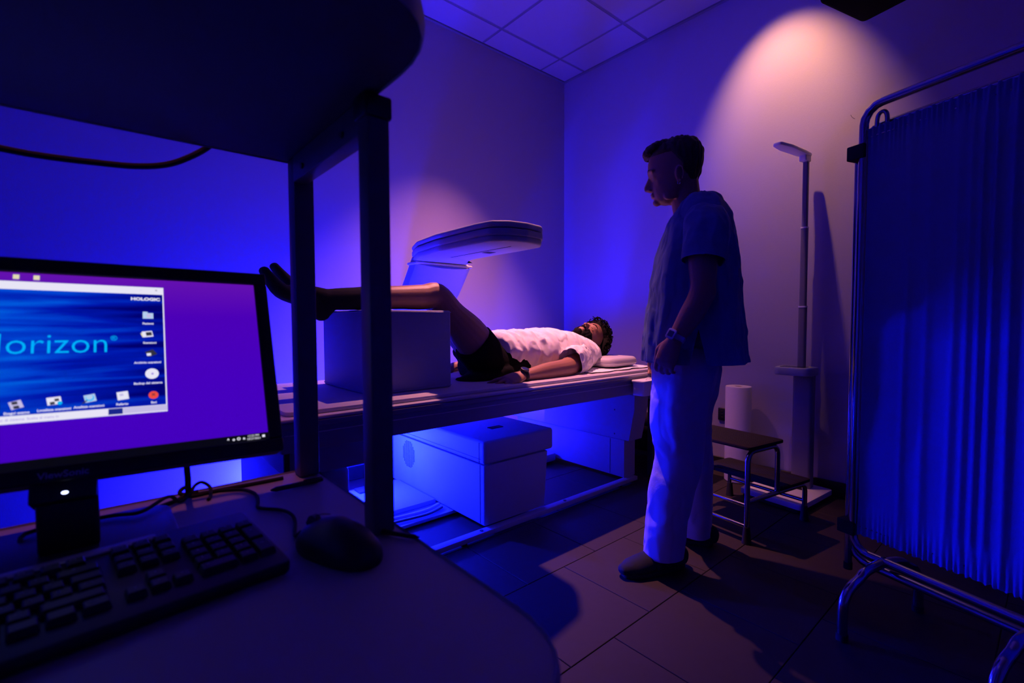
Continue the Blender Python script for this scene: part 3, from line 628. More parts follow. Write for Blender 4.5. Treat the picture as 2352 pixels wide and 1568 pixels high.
# ------------------------------------------------------------ paper roll
t = empty('paper_roll', (2.985, 1.305, 0), 'tall white paper towel roll standing on the floor against the right wall', 'paper roll')
bm = NB(); rr = lathe(bm, (2.985, 1.305, 0), [(.022, .003), (.071, .002), (.0745, .006), (.0745, .586), (.072, .591), (.026, .592), (.022, .588), (.022, .003)], 48)
bm.normal_update(); build('paper_winding', bm, mat('roll_paper', (.50, .46, .60), .9, bump=.1, bscale=140), t)
bm = NB(); lathe(bm, (2.985, 1.305, 0), [(.0215, .004), (.0215, .589), (.0195, .589), (.0195, .004), (.0215, .004)], 32); build('cardboard_core', bm, mat('cardboard', (.22, .15, .09), .9), t)
# ------------------------------------------------------------ two-step stool
t = empty('step_stool', (2.42, 1.05, 0), 'chrome two-step stool with dark ribbed treads, behind the standing person', 'step stool')
dw = V((.060, .40, 0)); fA, fB, fC = V((2.165, .900, 0)), V((2.400, .862, 0)), V((2.635, .818, 0)); dd = (fC-fA).normalized()
for k in (0, 1):
    o = dw*k
    bm = NB(); rb = .035
    tube(bm, [fA+o+V((0, 0, .02)), fA+o+V((0, 0, .375)), fA+o+dd*.008+V((0, 0, .395)), fA+o+dd*.024+V((0, 0, .408)), fA+o+dd*.045+V((0, 0, .412)), fB+o-dd*.045+V((0, 0, .412)), fB+o-dd*.024+V((0, 0, .408)), fB+o-dd*.008+V((0, 0, .395)), fB+o+V((0, 0, .375)), fB+o+V((0, 0, .185))], .0115, seg=14)
    tube(bm, [fA+o+V((0, 0, .185))+dd*.0, fB+o+V((0, 0, .185)), fC+o-dd*.04+V((0, 0, .185)), fC+o-dd*.020+V((0, 0, .181)), fC+o-dd*.006+V((0, 0, .170)), fC+o+V((0, 0, .150)), fC+o+V((0, 0, .02))], .0115, seg=14)
    build('side_frame', bm, M['chrome'], t)
    for f in (fA, fC):
        bm = NB(); tube(bm, [f+o+V((0, 0, .0008)), f+o+V((0, 0, .012)), f+o+V((0, 0, .075))], [.021, .019, .0135], seg=16); build('rubber_foot', bm, M['rubber'], t)
for f, z_ in ((fA, .17), (fC, .10), (fA, .075)):
    bm = NB(); tube(bm, [f+V((0, 0, z_)), f+dw+V((0, 0, z_))], .009, seg=12); build('crossbar', bm, M['chrome'], t)
for a, b, z_ in ((fA, fB, .424), (fB, fC, .197)):
    e = -.018 if z_ > .3 else .016
    P4 = [a+dd*e-dw*.05, b+dd*.020-dw*.05, b+dd*.020+dw*1.05, a+dd*e+dw*1.05]
    bm = NB(); prism(bm, rpoly([(p.x, p.y) for p in P4], .02, 5), z_, z_+.016, .004, 2); tr = build('tread', bm, M['tread'], t)
    bm = NB()
    for k in range(13):
        q = a.lerp(b, (k+1.2)/14.4); tube(bm, [(q.x-dw.x*.02, q.y-dw.y*.02, z_+.0165), (q.x+dw.x*1.02, q.y+dw.y*1.02, z_+.0165)], .0018, seg=5)
    setp(build('tread_ribs', bm, M['rubber'], tr), kind='stuff')
# ------------------------------------------------------------ folding screen
sd_ = V((.322, .947, 0)).normalized(); sn = V((.947, -.322, 0)).normalized(); sc0 = V((1.91, .36, 0))
def sp_(tt, z_, nn=0.): return sc0+sd_*tt+sn*nn+V((0, 0, z_))
scn = empty('folding_screen', (1.91, .36, 0), 'blue curtained folding medical screen on chrome tube legs, at the right', 'screen')
def loop_frame(t0, t1, zb, zt, nn, r=.0135, cr=.055):
    P = [sp_(t0, zb+cr, nn), sp_(t0, (zb+zt)/2, nn), sp_(t0, zt-cr, nn)]
    for a in (20, 45, 70): P.append(sp_(t0-cr+cr*math.cos(R(a)), zt-cr+cr*math.sin(R(a)), nn))
    P += [sp_(t0-cr, zt, nn), sp_((t0+t1)/2, zt, nn), sp_(t1+cr, zt, nn)]
    for a in (110, 135, 160): P.append(sp_(t1+cr+cr*math.cos(R(a)), zt-cr+cr*math.sin(R(a)), nn))
    P += [sp_(t1, zt-cr, nn), sp_(t1, zb+cr, nn)]
    for a in (200, 225, 250): P.append(sp_(t1+cr+cr*math.cos(R(a)), zb+cr+cr*math.sin(R(a)), nn))
    P += [sp_(t1+cr, zb, nn), sp_(t0-cr, zb, nn)]
    for a in (290, 315, 340): P.append(sp_(t0-cr+cr*math.cos(R(a)), zb+cr+cr*math.sin(R(a)), nn))
    b = NB(); tube(b, P, r, seg=14, ref=sn, closed=True); return b
build('panel_frame', loop_frame(.098, -.86, .212, 1.700, 0), M['chrome'], scn)
build('panel_frame', loop_frame(.128, -.80, .160, 1.640, .042, cr=.06), M['chrome'], scn)
bm = NB(); tube(bm, [sp_(.130, .135, .03), sp_(.130, 1.58, .03)], .012, seg=14); build('hinge_pole', bm, M['chrome'], scn)
bm = NB(); tube(bm, [sp_(.130, .120, .03), sp_(.130, .145, .03)], .0135, seg=14); build('pole_cap', bm, M['rubber'], scn)
bm = NB(); stube(bm, [sp_(.070, 1.60, .02), sp_(.070, 1.655, .02), sp_(.062, 1.674, .02), sp_(.048, 1.674, .02), sp_(.040, 1.655, .02), sp_(.040, 1.60, .02)], .0065, seg=10); build('hook', bm, M['chrome'], scn)
for z_ in (1.560, .285):
    bm = NB(); Q = frame(sp_(.106, z_, .018), sd_, sn, (0, 0, 1)); box(bm, -.020, .036, -.036, .036, -.024, .024, .004, 2, Q); build('clamp', bm, M['rubber'], scn)
for z_ in (1.600, .300):
    bm = NB(); tube(bm, [sp_(.09, z_, 0), sp_(-.85, z_, 0)], .0025, seg=8); build('curtain_wire', bm, M['chrome'], scn)
for tt in (0.0, -.36, -.72):
    bm = NB(); w_ = .195
    P = [sp_(tt, .001, -w_), sp_(tt, .10, -w_), sp_(tt, .135, -w_+.012), sp_(tt, .160, -w_+.035), sp_(tt, .178, -w_+.075), sp_(tt, .196, -.09), sp_(tt, .205, -.03), sp_(tt, .205, .03), sp_(tt, .196, .09), sp_(tt, .178, w_-.075), sp_(tt, .160, w_-.035), sp_(tt, .135, w_-.012), sp_(tt, .10, w_), sp_(tt, .001, w_)]
    tube(bm, crs(P, 3), .0145, seg=14, ref=sd_); lg = build('leg', bm, M['chrome'], scn)
    bm = NB(); ball(bm, sp_(tt, .222, 0), .008, .008, .007); build('bolt', bm, M['dark'], lg)
    for s_ in (-1, 1):
        bm = NB(); cyl(bm, *sp_(tt, 0, s_*w_).xy, .0006, .022, .0165); build('foot_cap', bm, M['rubber'], lg)
bm = NB(); nx, nz = 420, 44; G = []
def fold(x):
    a = .0
    for c, w_, h in ((-.045, .010, .010), (-.100, .012, .012), (-.165, .010, .012), (-.195, .008, .012), (-.222, .007, .014), (-.250, .008, .014), (-.288, .010, .016), (-.335, .012, .016), (-.39, .014, .015), (-.45, .015, .015), (-.52, .015, .014), (-.60, .016, .015), (-.68, .015, .015), (-.76, .015, .015)):
        a += h*math.exp(-((x-c)/w_)**2)
    return a
for j in range(nz+1):
    zz_ = .272+(1.628-.272)*j/nz; e = max(0, 1-min(zz_-.272, 1.628-zz_)/.10); row_ = []
    for i in range(nx+1):
        x = .080-.925*i/nx
        n_ = fold(x+.006*noise.noise((x*3, zz_*1.2, 0)))*(1-.55*e)*(.8+.5*noise.noise((x*5, zz_*.8, 3)))+.004*e*math.sin(x*430+noise.noise((x*20, 0, 0))*3)+.004*noise.noise((x*14, zz_*.7, 7))
        zc_ = zz_+(.003*math.sin(x*300) if j in (0, nz) else 0)
        row_.append(bm.verts.new(sp_(x, zc_, -.004-n_)))
    G.append(row_)
for j in range(nz):
    for i in range(nx): bm.faces.new((G[j][i], G[j][i+1], G[j+1][i+1], G[j+1][i]))
bmesh.ops.solidify(bm, geom=bm.faces[:], thickness=.001)
build('curtain', bm, M['cloth'], scn, smooth=60)
# ------------------------------------------------------------ black box hanging at the ceiling
t = empty('hanging_speaker', (2.72, .72, HC), 'black box hanging from the ceiling above the folding screen, cut by the top edge', 'speaker')
q0, qa, qb = V((2.92, .70)), V((2.61, .784)), V((2.85, .60)); ea = (qa-q0).normalized(); eb = V((-ea.y, ea.x)) if (V((-ea.y, ea.x))).dot(qb-q0) > 0 else V((ea.y, -ea.x))
pl = [q0, q0+ea*.36, q0+ea*.36+eb*.22, q0+eb*.22]
bm = NB(); prism(bm, rpoly([(p.x, p.y) for p in pl], .035, 6), 2.470, 2.80, .018, 3); build('speaker_body', bm, mat('matt_black', (.004, .004, .004), .95, spec=.05), t, smooth=50)
cq = q0+ea*.18+eb*.11
bm = NB(); cyl(bm, cq.x, cq.y, 2.798, HC-.012, .018); cyl(bm, cq.x, cq.y, HC-.014, HC-.003, .05); build('ceiling_bracket', bm, M['black'], t)
# ------------------------------------------------------------ people
def head_mesh(bm, O, F, U, jaw=1.0, neck=True):
    """skin head: sections across U with front/back extents along F, half width along Sd"""
    O = V(O); F = V(F).normalized(); U = (V(U)-F*V(U).dot(F)).normalized(); Sd = U.cross(F)
    L = lambda f, u, s=0.: O+F*f+U*u+Sd*s
    secs = [(.1215, .030, -.022, .016), (.117, .058, -.046, .040), (.103, .086, -.068, .057), (.083, .103, -.080, .067), (.058, .116, -.088, .074), (.034, .1225, -.088, .0765), (.010, .1235, -.084, .077), (-.010, .1235, -.080, .0765),
            (-.022, .122, -.077, .0755), (-.033, .114, -.074, .073), (-.050, .108, -.068, .071), (-.066, .108, -.060, .069), (-.082, .108, -.048, .066), (-.096, .107, -.034, .062), (-.110, .102, -.016, .058), (-.124, .097, .006, .050), (-.136, .088, .026, .040), (-.145, .072, .042, .024)]
    n = 32; rings = []
    for u, f1, f0, w_ in secs:
        u *= .955
        fc = (f1*.42+f0*.58); ring = []
        for k in range(n):
            a = 2*PI*k/n; c, s_ = math.cos(a), math.sin(a)
            rx = (f1-fc) if c > 0 else (fc-f0)
            e = .88 if c > 0 else 1.0
            f = fc+rx*math.copysign(abs(c)**e, c); s = w_*math.copysign(abs(s_)**.92, s_)*(1-.13*max(c, 0))
            ring.append(bm.verts.new(L(f, u, s)))
        rings.append(ring)
    for a, b in zip(rings, rings[1:]):
        for k in range(n): bm.faces.new((a[k], b[k], b[(k+1) % n], a[(k+1) % n]))
    bm.faces.new(rings[0]); bm.faces.new(rings[-1][::-1])
    B = Matrix((F, Sd, U)).transposed()
    # nose
    tube(bm, [L(.110, -.014), L(.116, -.030), L(.1235, -.048), L(.131, -.064), L(.1315, -.072)], [(.006, .008), (.0065, .009), (.0075, .010), (.0095, .010), (.0095, .008)], seg=12, ref=Sd, round_=True)
    ball(bm, L(.113, -.050, 0), .014, .0105, .026, mtx=B, seg=14); ball(bm, L(.116, -.064, 0), .014, .011, .014, mtx=B, seg=14)
    for s in (-1, 1): ball(bm, L(.1155, -.0755, s*.0115), .0105, .0068, .0072, mtx=B, seg=12)
    ball(bm, L(.118, -.077), .012, .007, .006, mtx=B, seg=12)
    # lips, chin, brow, cheeks
    ball(bm, L(.1065, -.0945), .0095, .024, .0052, mtx=B, seg=14); ball(bm, L(.1035, -.1055), .0095, .021, .0058, mtx=B, seg=14)
    ball(bm, L(.090, -.128), .0175, .020, .014, mtx=B, seg=14)
    for s in (-1, 1):
        tube(bm, [L(.119, -.010, s*.008), L(.1165, -.007, s*.030), L(.104, -.010, s*.052)], [.007, .0075, .006], seg=8, round_=True)
        ball(bm, L(.076, -.056, s*.038), .014, .014, .018, mtx=B, seg=12)
        ball(bm, L(.0945, -.0310, s*.0295), .0105, .0145, .0085, mtx=B, seg=14)     # lid
        ball(bm, L(.035, -.112, s*.050), .028, .010, .022, mtx=B, seg=12)              # jaw angle
        # ear
        E = [L(.006+.013*math.cos(a)-.006, -.040+.030*math.sin(a)-.002, s*(.0795+.007*(1-math.cos(a)))) for a in [R(d) for d in range(-95, 250, 23)]]
        tube(bm, E, .0042, seg=8, round_=True)
        ball(bm, L(.0, -.040, s*.076), .012, .007, .025, mtx=B, seg=10); ball(bm, L(.004, -.070, s*.0785), .0065, .0045, .0085, mtx=B, seg=10)
    return L, B
def hand_mesh(bm, W, D, Nn, curl=.5, side=1, s=1., spread=.12, thumb=.5):
    """W wrist, D towards fingers, Nn out of the BACK of the hand, side: +1 thumb on D x Nn side"""
    D = V(D).normalized(); Nn = (V(Nn)-D*V(Nn).dot(D)).normalized(); A = D.cross(Nn)*side; W = V(W)
    P = lambda d, a, n_=0.: W+D*d*s+A*a*s+Nn*n_*s
    tube(bm, [P(-.02, 0), P(.0, 0), P(.025, .002), P(.055, .001), P(.085, 0), P(.093, 0)], [(.029*s, .021*s), (.028*s, .019*s), (.036*s, .018*s), (.041*s, .0165*s), (.041*s, .0145*s), (.036*s, .010*s)], seg=20, ref=A, round_=True)
    for i, (a, l, r) in enumerate(((.030, .070, .0092), (.0105, .078, .0095), (-.010, .073, .009), (-.0285, .058, .0080))):
        c = curl*(1+.10*i); d = D.copy(); d = (D+A*(a*spread*30*.25)).normalized(); p = P(.082, a, -.001); pts = [P(.06, a*.9, 0), p]; rr = [r*s*1.05, r*s*1.08]; ax = A
        for j, (fr, cc) in enumerate(((.45, .75), (.30, 1.05), (.25, .8))):
            q = Quaternion(ax, -cc*c*side) if True else None
            d2 = q @ d
            if (q @ D).dot(Nn) > D.dot(Nn)+1e-4: d2 = q.inverted() @ d
            d = d2; p = p+d*l*fr*s; pts.append(p); rr.append(r*s*(1.0, .92, .80)[j])
        tube(bm, *crs(pts, 3, rr), seg=10, round_=True)
    # thumb leaves the side near the base
    b0 = P(.018, .022, -.006); d = (D*.72+A*.62-Nn*.30).normalized(); p1 = b0+d*.042*s; d2 = (D*.92+A*(.30-.3*thumb)-Nn*(.35*thumb+.1)).normalized(); p2 = p1+d2*.032*s; p3 = p2+(d2*1+D*.2-A*.15*thumb).normalized()*.026*s
    tube(bm, *crs([b0, p1, p2, p3], 4, [.0155*s, .0125*s, .0105*s, .0085*s]), seg=10, round_=True)
def folds(bm, amp, fx, fz, axis=None, seed=0., zlo=None, zhi=None, stretch=(1, 1, .35)):
    bm.normal_update()
    mv = []
    for v in bm.verts:
        p = v.co; q = V((p.x*fx*stretch[0], p.y*fx*stretch[1], p.z*fx*stretch[2]+seed))
        a = noise.noise(q+V((seed, 0, 0)))+.5*noise.noise(q*2.1+V((0, seed, 3))); a = (1-abs(a)*2.4) if a < .3 else -.2
        mv.append(v.co+v.normal*amp*a)
    for v, c in zip(bm.verts, mv): v.co = c
def cutp(bm, co, no, ctr=None, rad=9., clear=True):
    """clean plane cut; what lies beyond co along no is removed, only within rad of ctr"""
    vs = set(v for v in bm.verts if ctr is None or (v.co-ctr).length < rad)
    fs = [f for f in bm.faces if all(v in vs for v in f.verts)]; es = set(e for f in fs for e in f.edges); vv = set(v for f in fs for v in f.verts)
    bmesh.ops.bisect_plane(bm, geom=list(vv)+list(es)+fs, plane_co=co, plane_no=no, clear_outer=clear)
def delfaces(bm, pred):
    fs = [f for f in bm.faces if pred(f.calc_center_median(), f.normal)]
    bmesh.ops.delete(bm, geom=fs, context='FACES')
# ---- the standing man
MC = V((1.80, 1.03, 0)); az = math.atan2(1.03, 1.80); ED = V((math.cos(az), math.sin(az), 0)); ER = V((math.sin(az), -math.cos(az), 0))
def mn(x, y, dep=0.):
    d = ray(x, y); return CAM+d*(((MC-CAM).dot(ED)+dep)/d.dot(ED))
man = empty('person', (1.80, 1.04, 0), 'standing person in blue short-sleeved scrub tunic and white trousers, looking down at the patient', 'person')
def hz(x, y): return mn(1400+x/3.733, 280+y/3.733)
HO = hz(600, 400)
bm = NB(); L, B3 = head_mesh(bm, HO, -ER+V((0, 0, -.03)), V((0, 0, 1)))
# neck, torso core, arms, legs
stube(bm, [hz(640, 470), hz(652, 600), hz(670, 720), hz(720, 860)], [(.060, .052), (.056, .054), (.060, .060), (.075, .075)], ref=ED, seg=20)
stube(bm, [hz(720, 860), mn(1612, 560), mn(1600, 680), mn(1590, 800), mn(1578, 860)], [(.14, .085), (.17, .095), (.155, .090), (.150, .092), (.14, .082)], ref=ED, seg=24, round_=True)
sh = mn(1618, 520, -.185); el = mn(1613, 665, -.235); wr = mn(1549, 781, -.265); 
stube(bm, [mn(1615, 505, -.12), sh, mn(1614, 590, -.215), el, mn(1592, 715, -.25), wr], [.055, .060, (.052, .050), (.043, .045), (.043, .042), (.030, .024)], seg=16, ref=(0, 1, 0), round_=True)
ball(bm, mn(1620, 668, -.235), .036, .038, .05)
hand_mesh(bm, wr, mn(1524, 840, -.265)-wr, -ED*.80-ER*.35, curl=.50, side=-1 if ((mn(1524, 840, -.265)-wr).cross(-ED).dot(ER) > 0) else 1, s=1.0, thumb=.8)
sh2 = mn(1600, 520, .185); wr2 = mn(1508, 800, .24)
stube(bm, [mn(1605, 505, .12), sh2, mn(1590, 640, .215), mn(1540, 730, .235), wr2], [.055, .060, .045, .040, .028], seg=16, round_=True)
hand_mesh(bm, wr2, V((-.01, .0, -1))-ER*.02, ED, curl=.40, side=1, s=.98, thumb=.6)
for pts in ([(1572, 850, -.09), (1562, 960, -.10), (1556, 1060, -.10), (1540, 1170, -.105), (1524, 1262, -.107), (1524, 1270, -.107)], [(1588, 850, .09), (1578, 960, .115), (1588, 1060, .15), (1596, 1150, .17), (1600, 1215, .18), (1602, 1222, .18)]):
    stube(bm, [mn(*p) for p in pts], [.085, .078, .056, .050, .038, .036], seg=16, round_=True)
bm = remesh(bm, .0042, 3, .5)
build('body', bm, M['skin'], man, smooth=60)
# eyes, brows, earring
for s in (-1, 1):
    bm = NB(); ball(bm, L(.0960, -.0350, s*.0295), .0080, .0080, .0080); build('eye', bm, M['eye'], man)
    bm = NB(); stube(bm, [L(.1225, -.008, s*.012), L(.1205, -.002, s*.030), L(.1065, -.006, s*.050)], [(.0018, .0034), (.0022, .0036), (.0014, .002)], seg=8, ref=B3.col[0]); build('eyebrow', bm, M['hair'], man)
near = -1 if (L(0, 0, -1)-L(0, 0, 0)).dot(ED) < 0 else 1
bm = NB(); tube(bm, [L(.004+.005*math.cos(a), -.078+.0055*math.sin(a), near*.083) for a in [2*PI*k/14 for k in range(14)]], .0012, seg=6, closed=True); build('earring', bm, M['silver'], man, label='small silver hoop earring')
# hair
def hair_shell(O, F, U, grow, line, noise_amp, seed, vox=.004, extra=None, m=None, nm='hair', parent=None):
    b = NB(); L_, B_ = head_mesh(b, O, F, U)
    if extra: extra(b, L_)
    b = remesh(b, vox, 5); b.normal_update()
    F_ = V(B_.col[0]); S_ = V(B_.col[1]); U_ = V(B_.col[2]); C = V(O)
    for v in b.verts:
        d = v.co-C; f, s, u = d.dot(F_), d.dot(S_), d.dot(U_); m_ = line(f, s, u)
        if m_ > 0: v.co += v.normal*(grow(f, s, u)*min(1, m_/.010)+noise_amp*noise.noise(V((f*90, s*90, u*26+seed)))*min(1, m_/.02))
        else: v.co = C+d*.80
    return b, L_
def mline(f, s, u):       # signed distance above the hairline
    top = u-(.062 if f > .075 else .062)
    if f > .030: return u-.050
    if f > -.012: return (u-(-.002+1.24*(f+.012)))           # above the ear
    return u-(-.075+.055*max(0, (f+.05)/.04) if f > -.05 else -.078)
def mgrow(f, s, u):
    g = .0042+.0025*max(0, min(1, (u-.02)/.07))+(.0025 if abs(s) > .05 else 0)
    if f > .04: g += .006*max(0, (f-.04)/.08)*max(0, min(1, (u-.035)/.04))
    return g
def quiff(b, L_):
    tube(b, *crs([L_(.055, .098), L_(.095, .086), L_(.122, .066)], 4, [(.046, .012), (.048, .012), (.042, .009)]), seg=16, ref=B3.col[1], round_=True)
    pass
hb, _ = hair_shell(HO, -ER+V((0, 0, -.03)), V((0, 0, 1)), mgrow, mline, .006, 1.7, extra=quiff)
bm = hb
random.seed(3)
for k in range(70):      # short strands along the quiff and crown
    a = random.uniform(-.05, .05); f0 = random.uniform(-.03, .09); p = L(f0, .116-max(0, f0-.03)*.30-abs(a)*.40, a)
    tube(bm, [p, p+(B3.col[0]*.018+B3.col[2]*.006).to_3d() if False else p+V(B3.col[0])*.02+V(B3.col[2])*.004, p+V(B3.col[0])*.034-V(B3.col[2])*random.uniform(.0, .008)], [.0035, .0028, .0008], seg=5)
build('hair', bm, M['hair'], man, smooth=60)
# tunic
bm = NB()
secs = [(448, 1566, 1606, .085), (462, 1557, 1648, .135), (480, 1553, 1666, .170), (500, 1546, 1676, .190), (540, 1528, 1684, .205), (590, 1510, 1691, .210), (650, 1498, 1698, .212), (700, 1491, 1703, .215), (770, 1483, 1710, .222), (831, 1477, 1716, .228)]
n = 48; rings = []
for y, xl, xr, wd in secs:
    a, b = mn(xl, y), mn(xr, y); c = (a+b)/2; hw = (b-a).length/2; ring = []
    for k in range(n):
        t = 2*PI*k/n; cx, sx = math.cos(t), math.sin(t)
        ring.append(bm.verts.new(c+ER*hw*math.copysign(abs(cx)**.85, cx)+ED*wd*math.copysign(abs(sx)**.9, sx)))
    rings.append(ring)
for a, b in zip(rings, rings[1:]):
    for k in range(n): bm.faces.new((a[k], a[(k+1) % n], b[(k+1) % n], b[k]))
bm.faces.new(rings[0]); bm.faces.new(rings[-1][::-1])
slv = [mn(1615, 500, -.13), mn(1622, 520, -.19), mn(1620, 560, -.215), mn(1615, 604, -.235)]
slv2 = [mn(1605, 500, .13), mn(1602, 520, .19), mn(1592, 580, .215), mn(1584, 622, .23)]
def sleeve(pts, rr, ref, amp, seed, trim, st=(1, 1, .5), zmin=None):
    b = NB(); d = (pts[-1]-pts[-2]).normalized(); stube(b, pts+[pts[-1]+d*.03], rr+[rr[-1]], seg=28, ref=ref); b = remesh(b, .0055, 5)
    folds(b, amp, 9, 1, seed=seed, stretch=st); folds(b, amp*.5, 17, 1, seed=seed+2, stretch=st)
    bmesh.ops.smooth_vert(b, verts=b.verts, factor=.5, use_axis_x=True, use_axis_y=True, use_axis_z=True)
    if zmin is not None:
        for v in b.verts: v.co.z = max(v.co.z, zmin)
    cutp(b, pts[-1]+d*trim, d); shell(b, .0022); return b
SL = [sleeve(slv, [(.066, .066), (.076, .072), (.073, .069), (.070, .068)], ER, .006, 2.2, -.006), sleeve(slv2, [(.066, .066), (.074, .072), (.072, .068), (.070, .068)], ER, .006, 6.2, -.006)]
bm = remesh(bm, .0055, 4)
folds(bm, .009, 8.5, 1, seed=4.2, stretch=(1, 1, .26)); folds(bm, .0045, 15, 1, seed=1.1, stretch=(1, 1, .45))
bmesh.ops.smooth_vert(bm, verts=bm.verts, factor=.5, use_axis_x=True, use_axis_y=True, use_axis_z=True)
zh = mn(1500, 829).z
A_, B_ = mn(1612, 449), mn(1552, 497); pn = (B_-A_).cross(ED); pn = pn if pn.z > 0 else -pn
sd = (slv[-1]-slv[-2]).normalized(); sd2 = (slv2[-1]-slv2[-2]).normalized()
slit = mn(1603, 800, -.22)
cutp(bm, V((0, 0, zh+.006)), V((0, 0, -1)))
cutp(bm, A_, pn, (A_+B_)/2, .125)
sx_ = (mn(1604, 800, -.22)-MC).dot(ER); sp0 = MC+ER*sx_+V((0, 0, zh+.138))
for sg_ in (-1, 1): cutp(bm, sp0, (ER*sg_+V((0, 0, -.24))*-1).normalized(), sp0-ED*.21-V((0, 0, .07)), .16, False)
delfaces(bm, lambda c, nn: (c-MC).dot(ED) < -.12 and c.z < sp0.z and abs((c-MC).dot(ER)-sx_) < .24*(sp0.z-c.z))
shell(bm, .0022)
for q_ in SL: merge(bm, q_)
build('scrub_tunic', bm, M['scrub'], man, smooth=60)
# collar band following the v neck
# trousers
bm = NB()
stube(bm, [mn(x, y, d) for x, y, d in ((1568, 800, -.085), (1565, 870, -.095), (1556, 960, -.10), (1558, 1050, -.10), (1541, 1120, -.105), (1533, 1190, -.106), (1522, 1276, -.107))],
      [(.110, .105), (.112, .105), (.104, .098), (.088, .082), (.083, .080), (.078, .078), (.078, .070)], seg=28, ref=ER, n=6)
stube(bm, [mn(x, y, d) for x, y, d in ((1590, 800, .085), (1590, 870, .095), (1575, 960, .11), (1588, 1050, .145), (1594, 1120, .165), (1597, 1180, .175), (1600, 1228, .18))],
      [(.108, .105), (.110, .105), (.100, .098), (.084, .082), (.074, .078), (.068, .076), (.062, .074)], seg=28, ref=ER, n=6)
stube(bm, [mn(1580, 780), mn(1578, 850), mn(1575, 905)], [(.165, .115), (.165, .118), (.15, .10)], ref=ED, seg=28, round_=True)
bm = remesh(bm, .0055, 4)
folds(bm, .0045, 9, 1, seed=8.8, stretch=(1, 1, .30)); folds(bm, .0030, 12, 1, seed=5.5, stretch=(.7, .7, .8))
bmesh.ops.smooth_vert(bm, verts=bm.verts, factor=.5, use_axis_x=True, use_axis_y=True, use_axis_z=True)
c1, c2 = mn(1522, 1276, -.107), mn(1600, 1228, .18)
cutp(bm, c1+V((0, 0, .006)), V((0, 0, -1)), c1, .13); cutp(bm, c2+V((0, 0, .006)), V((0, 0, -1)), c2, .13)
shell(bm, .002)
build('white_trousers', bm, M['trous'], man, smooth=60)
# clogs
def clog(heel, toe, nm):
    h, t_ = V((*heel, 0)), V((*toe, 0)); d = (t_-h); ln = d.length; d.normalize(); s_ = V((-d.y, d.x, 0))
    b = NB()
    P = [h+d*ln*a+V((0, 0, z_)) for a, z_ in ((.03, .045), (.18, .050), (.40, .048), (.62, .040), (.82, .034), (.97, .028))]
    tube(b, *crs(P, 4, [(.034, .044), (.040, .050), (.043, .047), (.049, .038), (.047, .031), (.030, .022)]), seg=20, ref=s_, round_=True)
    b = remesh(b, .005, 3)
    for v in b.verts:
        v.co.z = max(v.co.z, .018)
        if (v.co-h).dot(d) < ln*.42 and v.co.z > .062 and False: v.co.z = .062
    o = build('clog', b, M['shoe'], man, smooth=50)
    b = NB(); pl = [(.0, -.032), (.0, .032), (.10, .040), (.17, .047), (.23, .044), (.275, .020), (.275, -.020), (.23, -.044), (.17, -.047), (.10, -.040)]
    pl = rpoly([(x*ln/.275, y) for x, y in pl], .02, 4); prism(b, pl, .001, .022, .004, 2, Matrix.Translation(h) @ Matrix.Rotation(math.atan2(d.y, d.x), 4, 'Z')); build('sole', b, M['rubber'], o)
    b = NB(); A0 = h+d*ln*.50; tube(b, crs([A0+s_*.050+V((0, 0, .030)), A0+s_*.042+V((0, 0, .070)), A0+V((0, 0, .093)), A0-s_*.042+V((0, 0, .070)), A0-s_*.050+V((0, 0, .030))], 4), [(.014, .003)]*17, seg=8, ref=d); build('strap', b, M['shoe'], o)
    b = NB(); ball(b, A0-s_*.049+V((0, 0, .055)), .010, .005, .010); build('buckle', b, M['dark'], o)
clog((1.768, .990), (1.513, 1.096), 'l'); clog((2.035, .990), (1.915, 1.235), 'r')
# wristwatch
wd_ = (mn(1524, 840, -.265)-wr).normalized(); fr = (el-wr).normalized(); wc = wr+fr*.012; wx = (-ED*.80-ER*.60); wx = (wx-fr*wx.dot(fr)).normalized(); wy = fr.cross(wx)
bm = NB(); tube(bm, [wc+wy*(.034*math.cos(a))+wx*(.028*math.sin(a)) for a in [2*PI*k/32 for k in range(32)]], [(.010, .0018)]*32, seg=8, ref=fr, closed=True); wt = build('watch_strap', bm, M['watch'], man, label='pale digital wristwatch')
WM = frame(wc+wx*.030, wy, fr, wx); bm = NB(); prism(bm, rpoly([(-.018, -.019), (.018, -.019), (.018, .019), (-.018, .019)], .008, 3), 0, .008, .0015, mtx=WM); build('watch_case', bm, M['watch'], wt)
bm = NB(); prism(bm, rpoly([(-.011, -.011), (.011, -.011), (.011, .011), (-.011, .011)], .003, 3), .0078, .0088, mtx=WM); build('watch_face', bm, M['glass'], wt)
# cord hanging at the collar
bm = NB(); stube(bm, [mn(1548.5, 478, -.01), mn(1547.5, 492, -.01), mn(1547, 503, -.012)], .0014, seg=6); build('neck_cord', bm, M['silver'], man)
# ---- the patient
pat = empty('patient', (1.5, 1.98, .72), 'person lying on the scanner table in white t-shirt and black shorts', 'person')
pat.name = 'person'
PY = onY
bm = NB()
PO = PY(1352, 786, 1.96); PF = V((-.10, -.30, .95)); PU = V((.97, .02, .12))
LP, BP = head_mesh(bm, PO-V(PF).normalized()*.0, PF, PU)
stube(bm, [LP(.0, -.09), LP(-.01, -.13), LP(-.03, -.18), LP(-.05, -.23)], [(.056, .054), (.056, .056), (.062, .058), (.08, .06)], ref=BP.col[1], seg=20)
stube(bm, [LP(-.05, -.20), PY(1290, 815, 1.96), PY(1220, 815, 1.96), PY(1170, 818, 1.97), PY(1135, 828, 1.97)], [(.13, .065), (.165, .095), (.155, .090), (.150, .09), (.15, .085)], ref=(0, 1, 0), seg=24, round_=True)
sP = PY(1326, 828, 1.80); eP = PY(1296, 845, 1.70); wP = PY(1198, 863, 1.668)
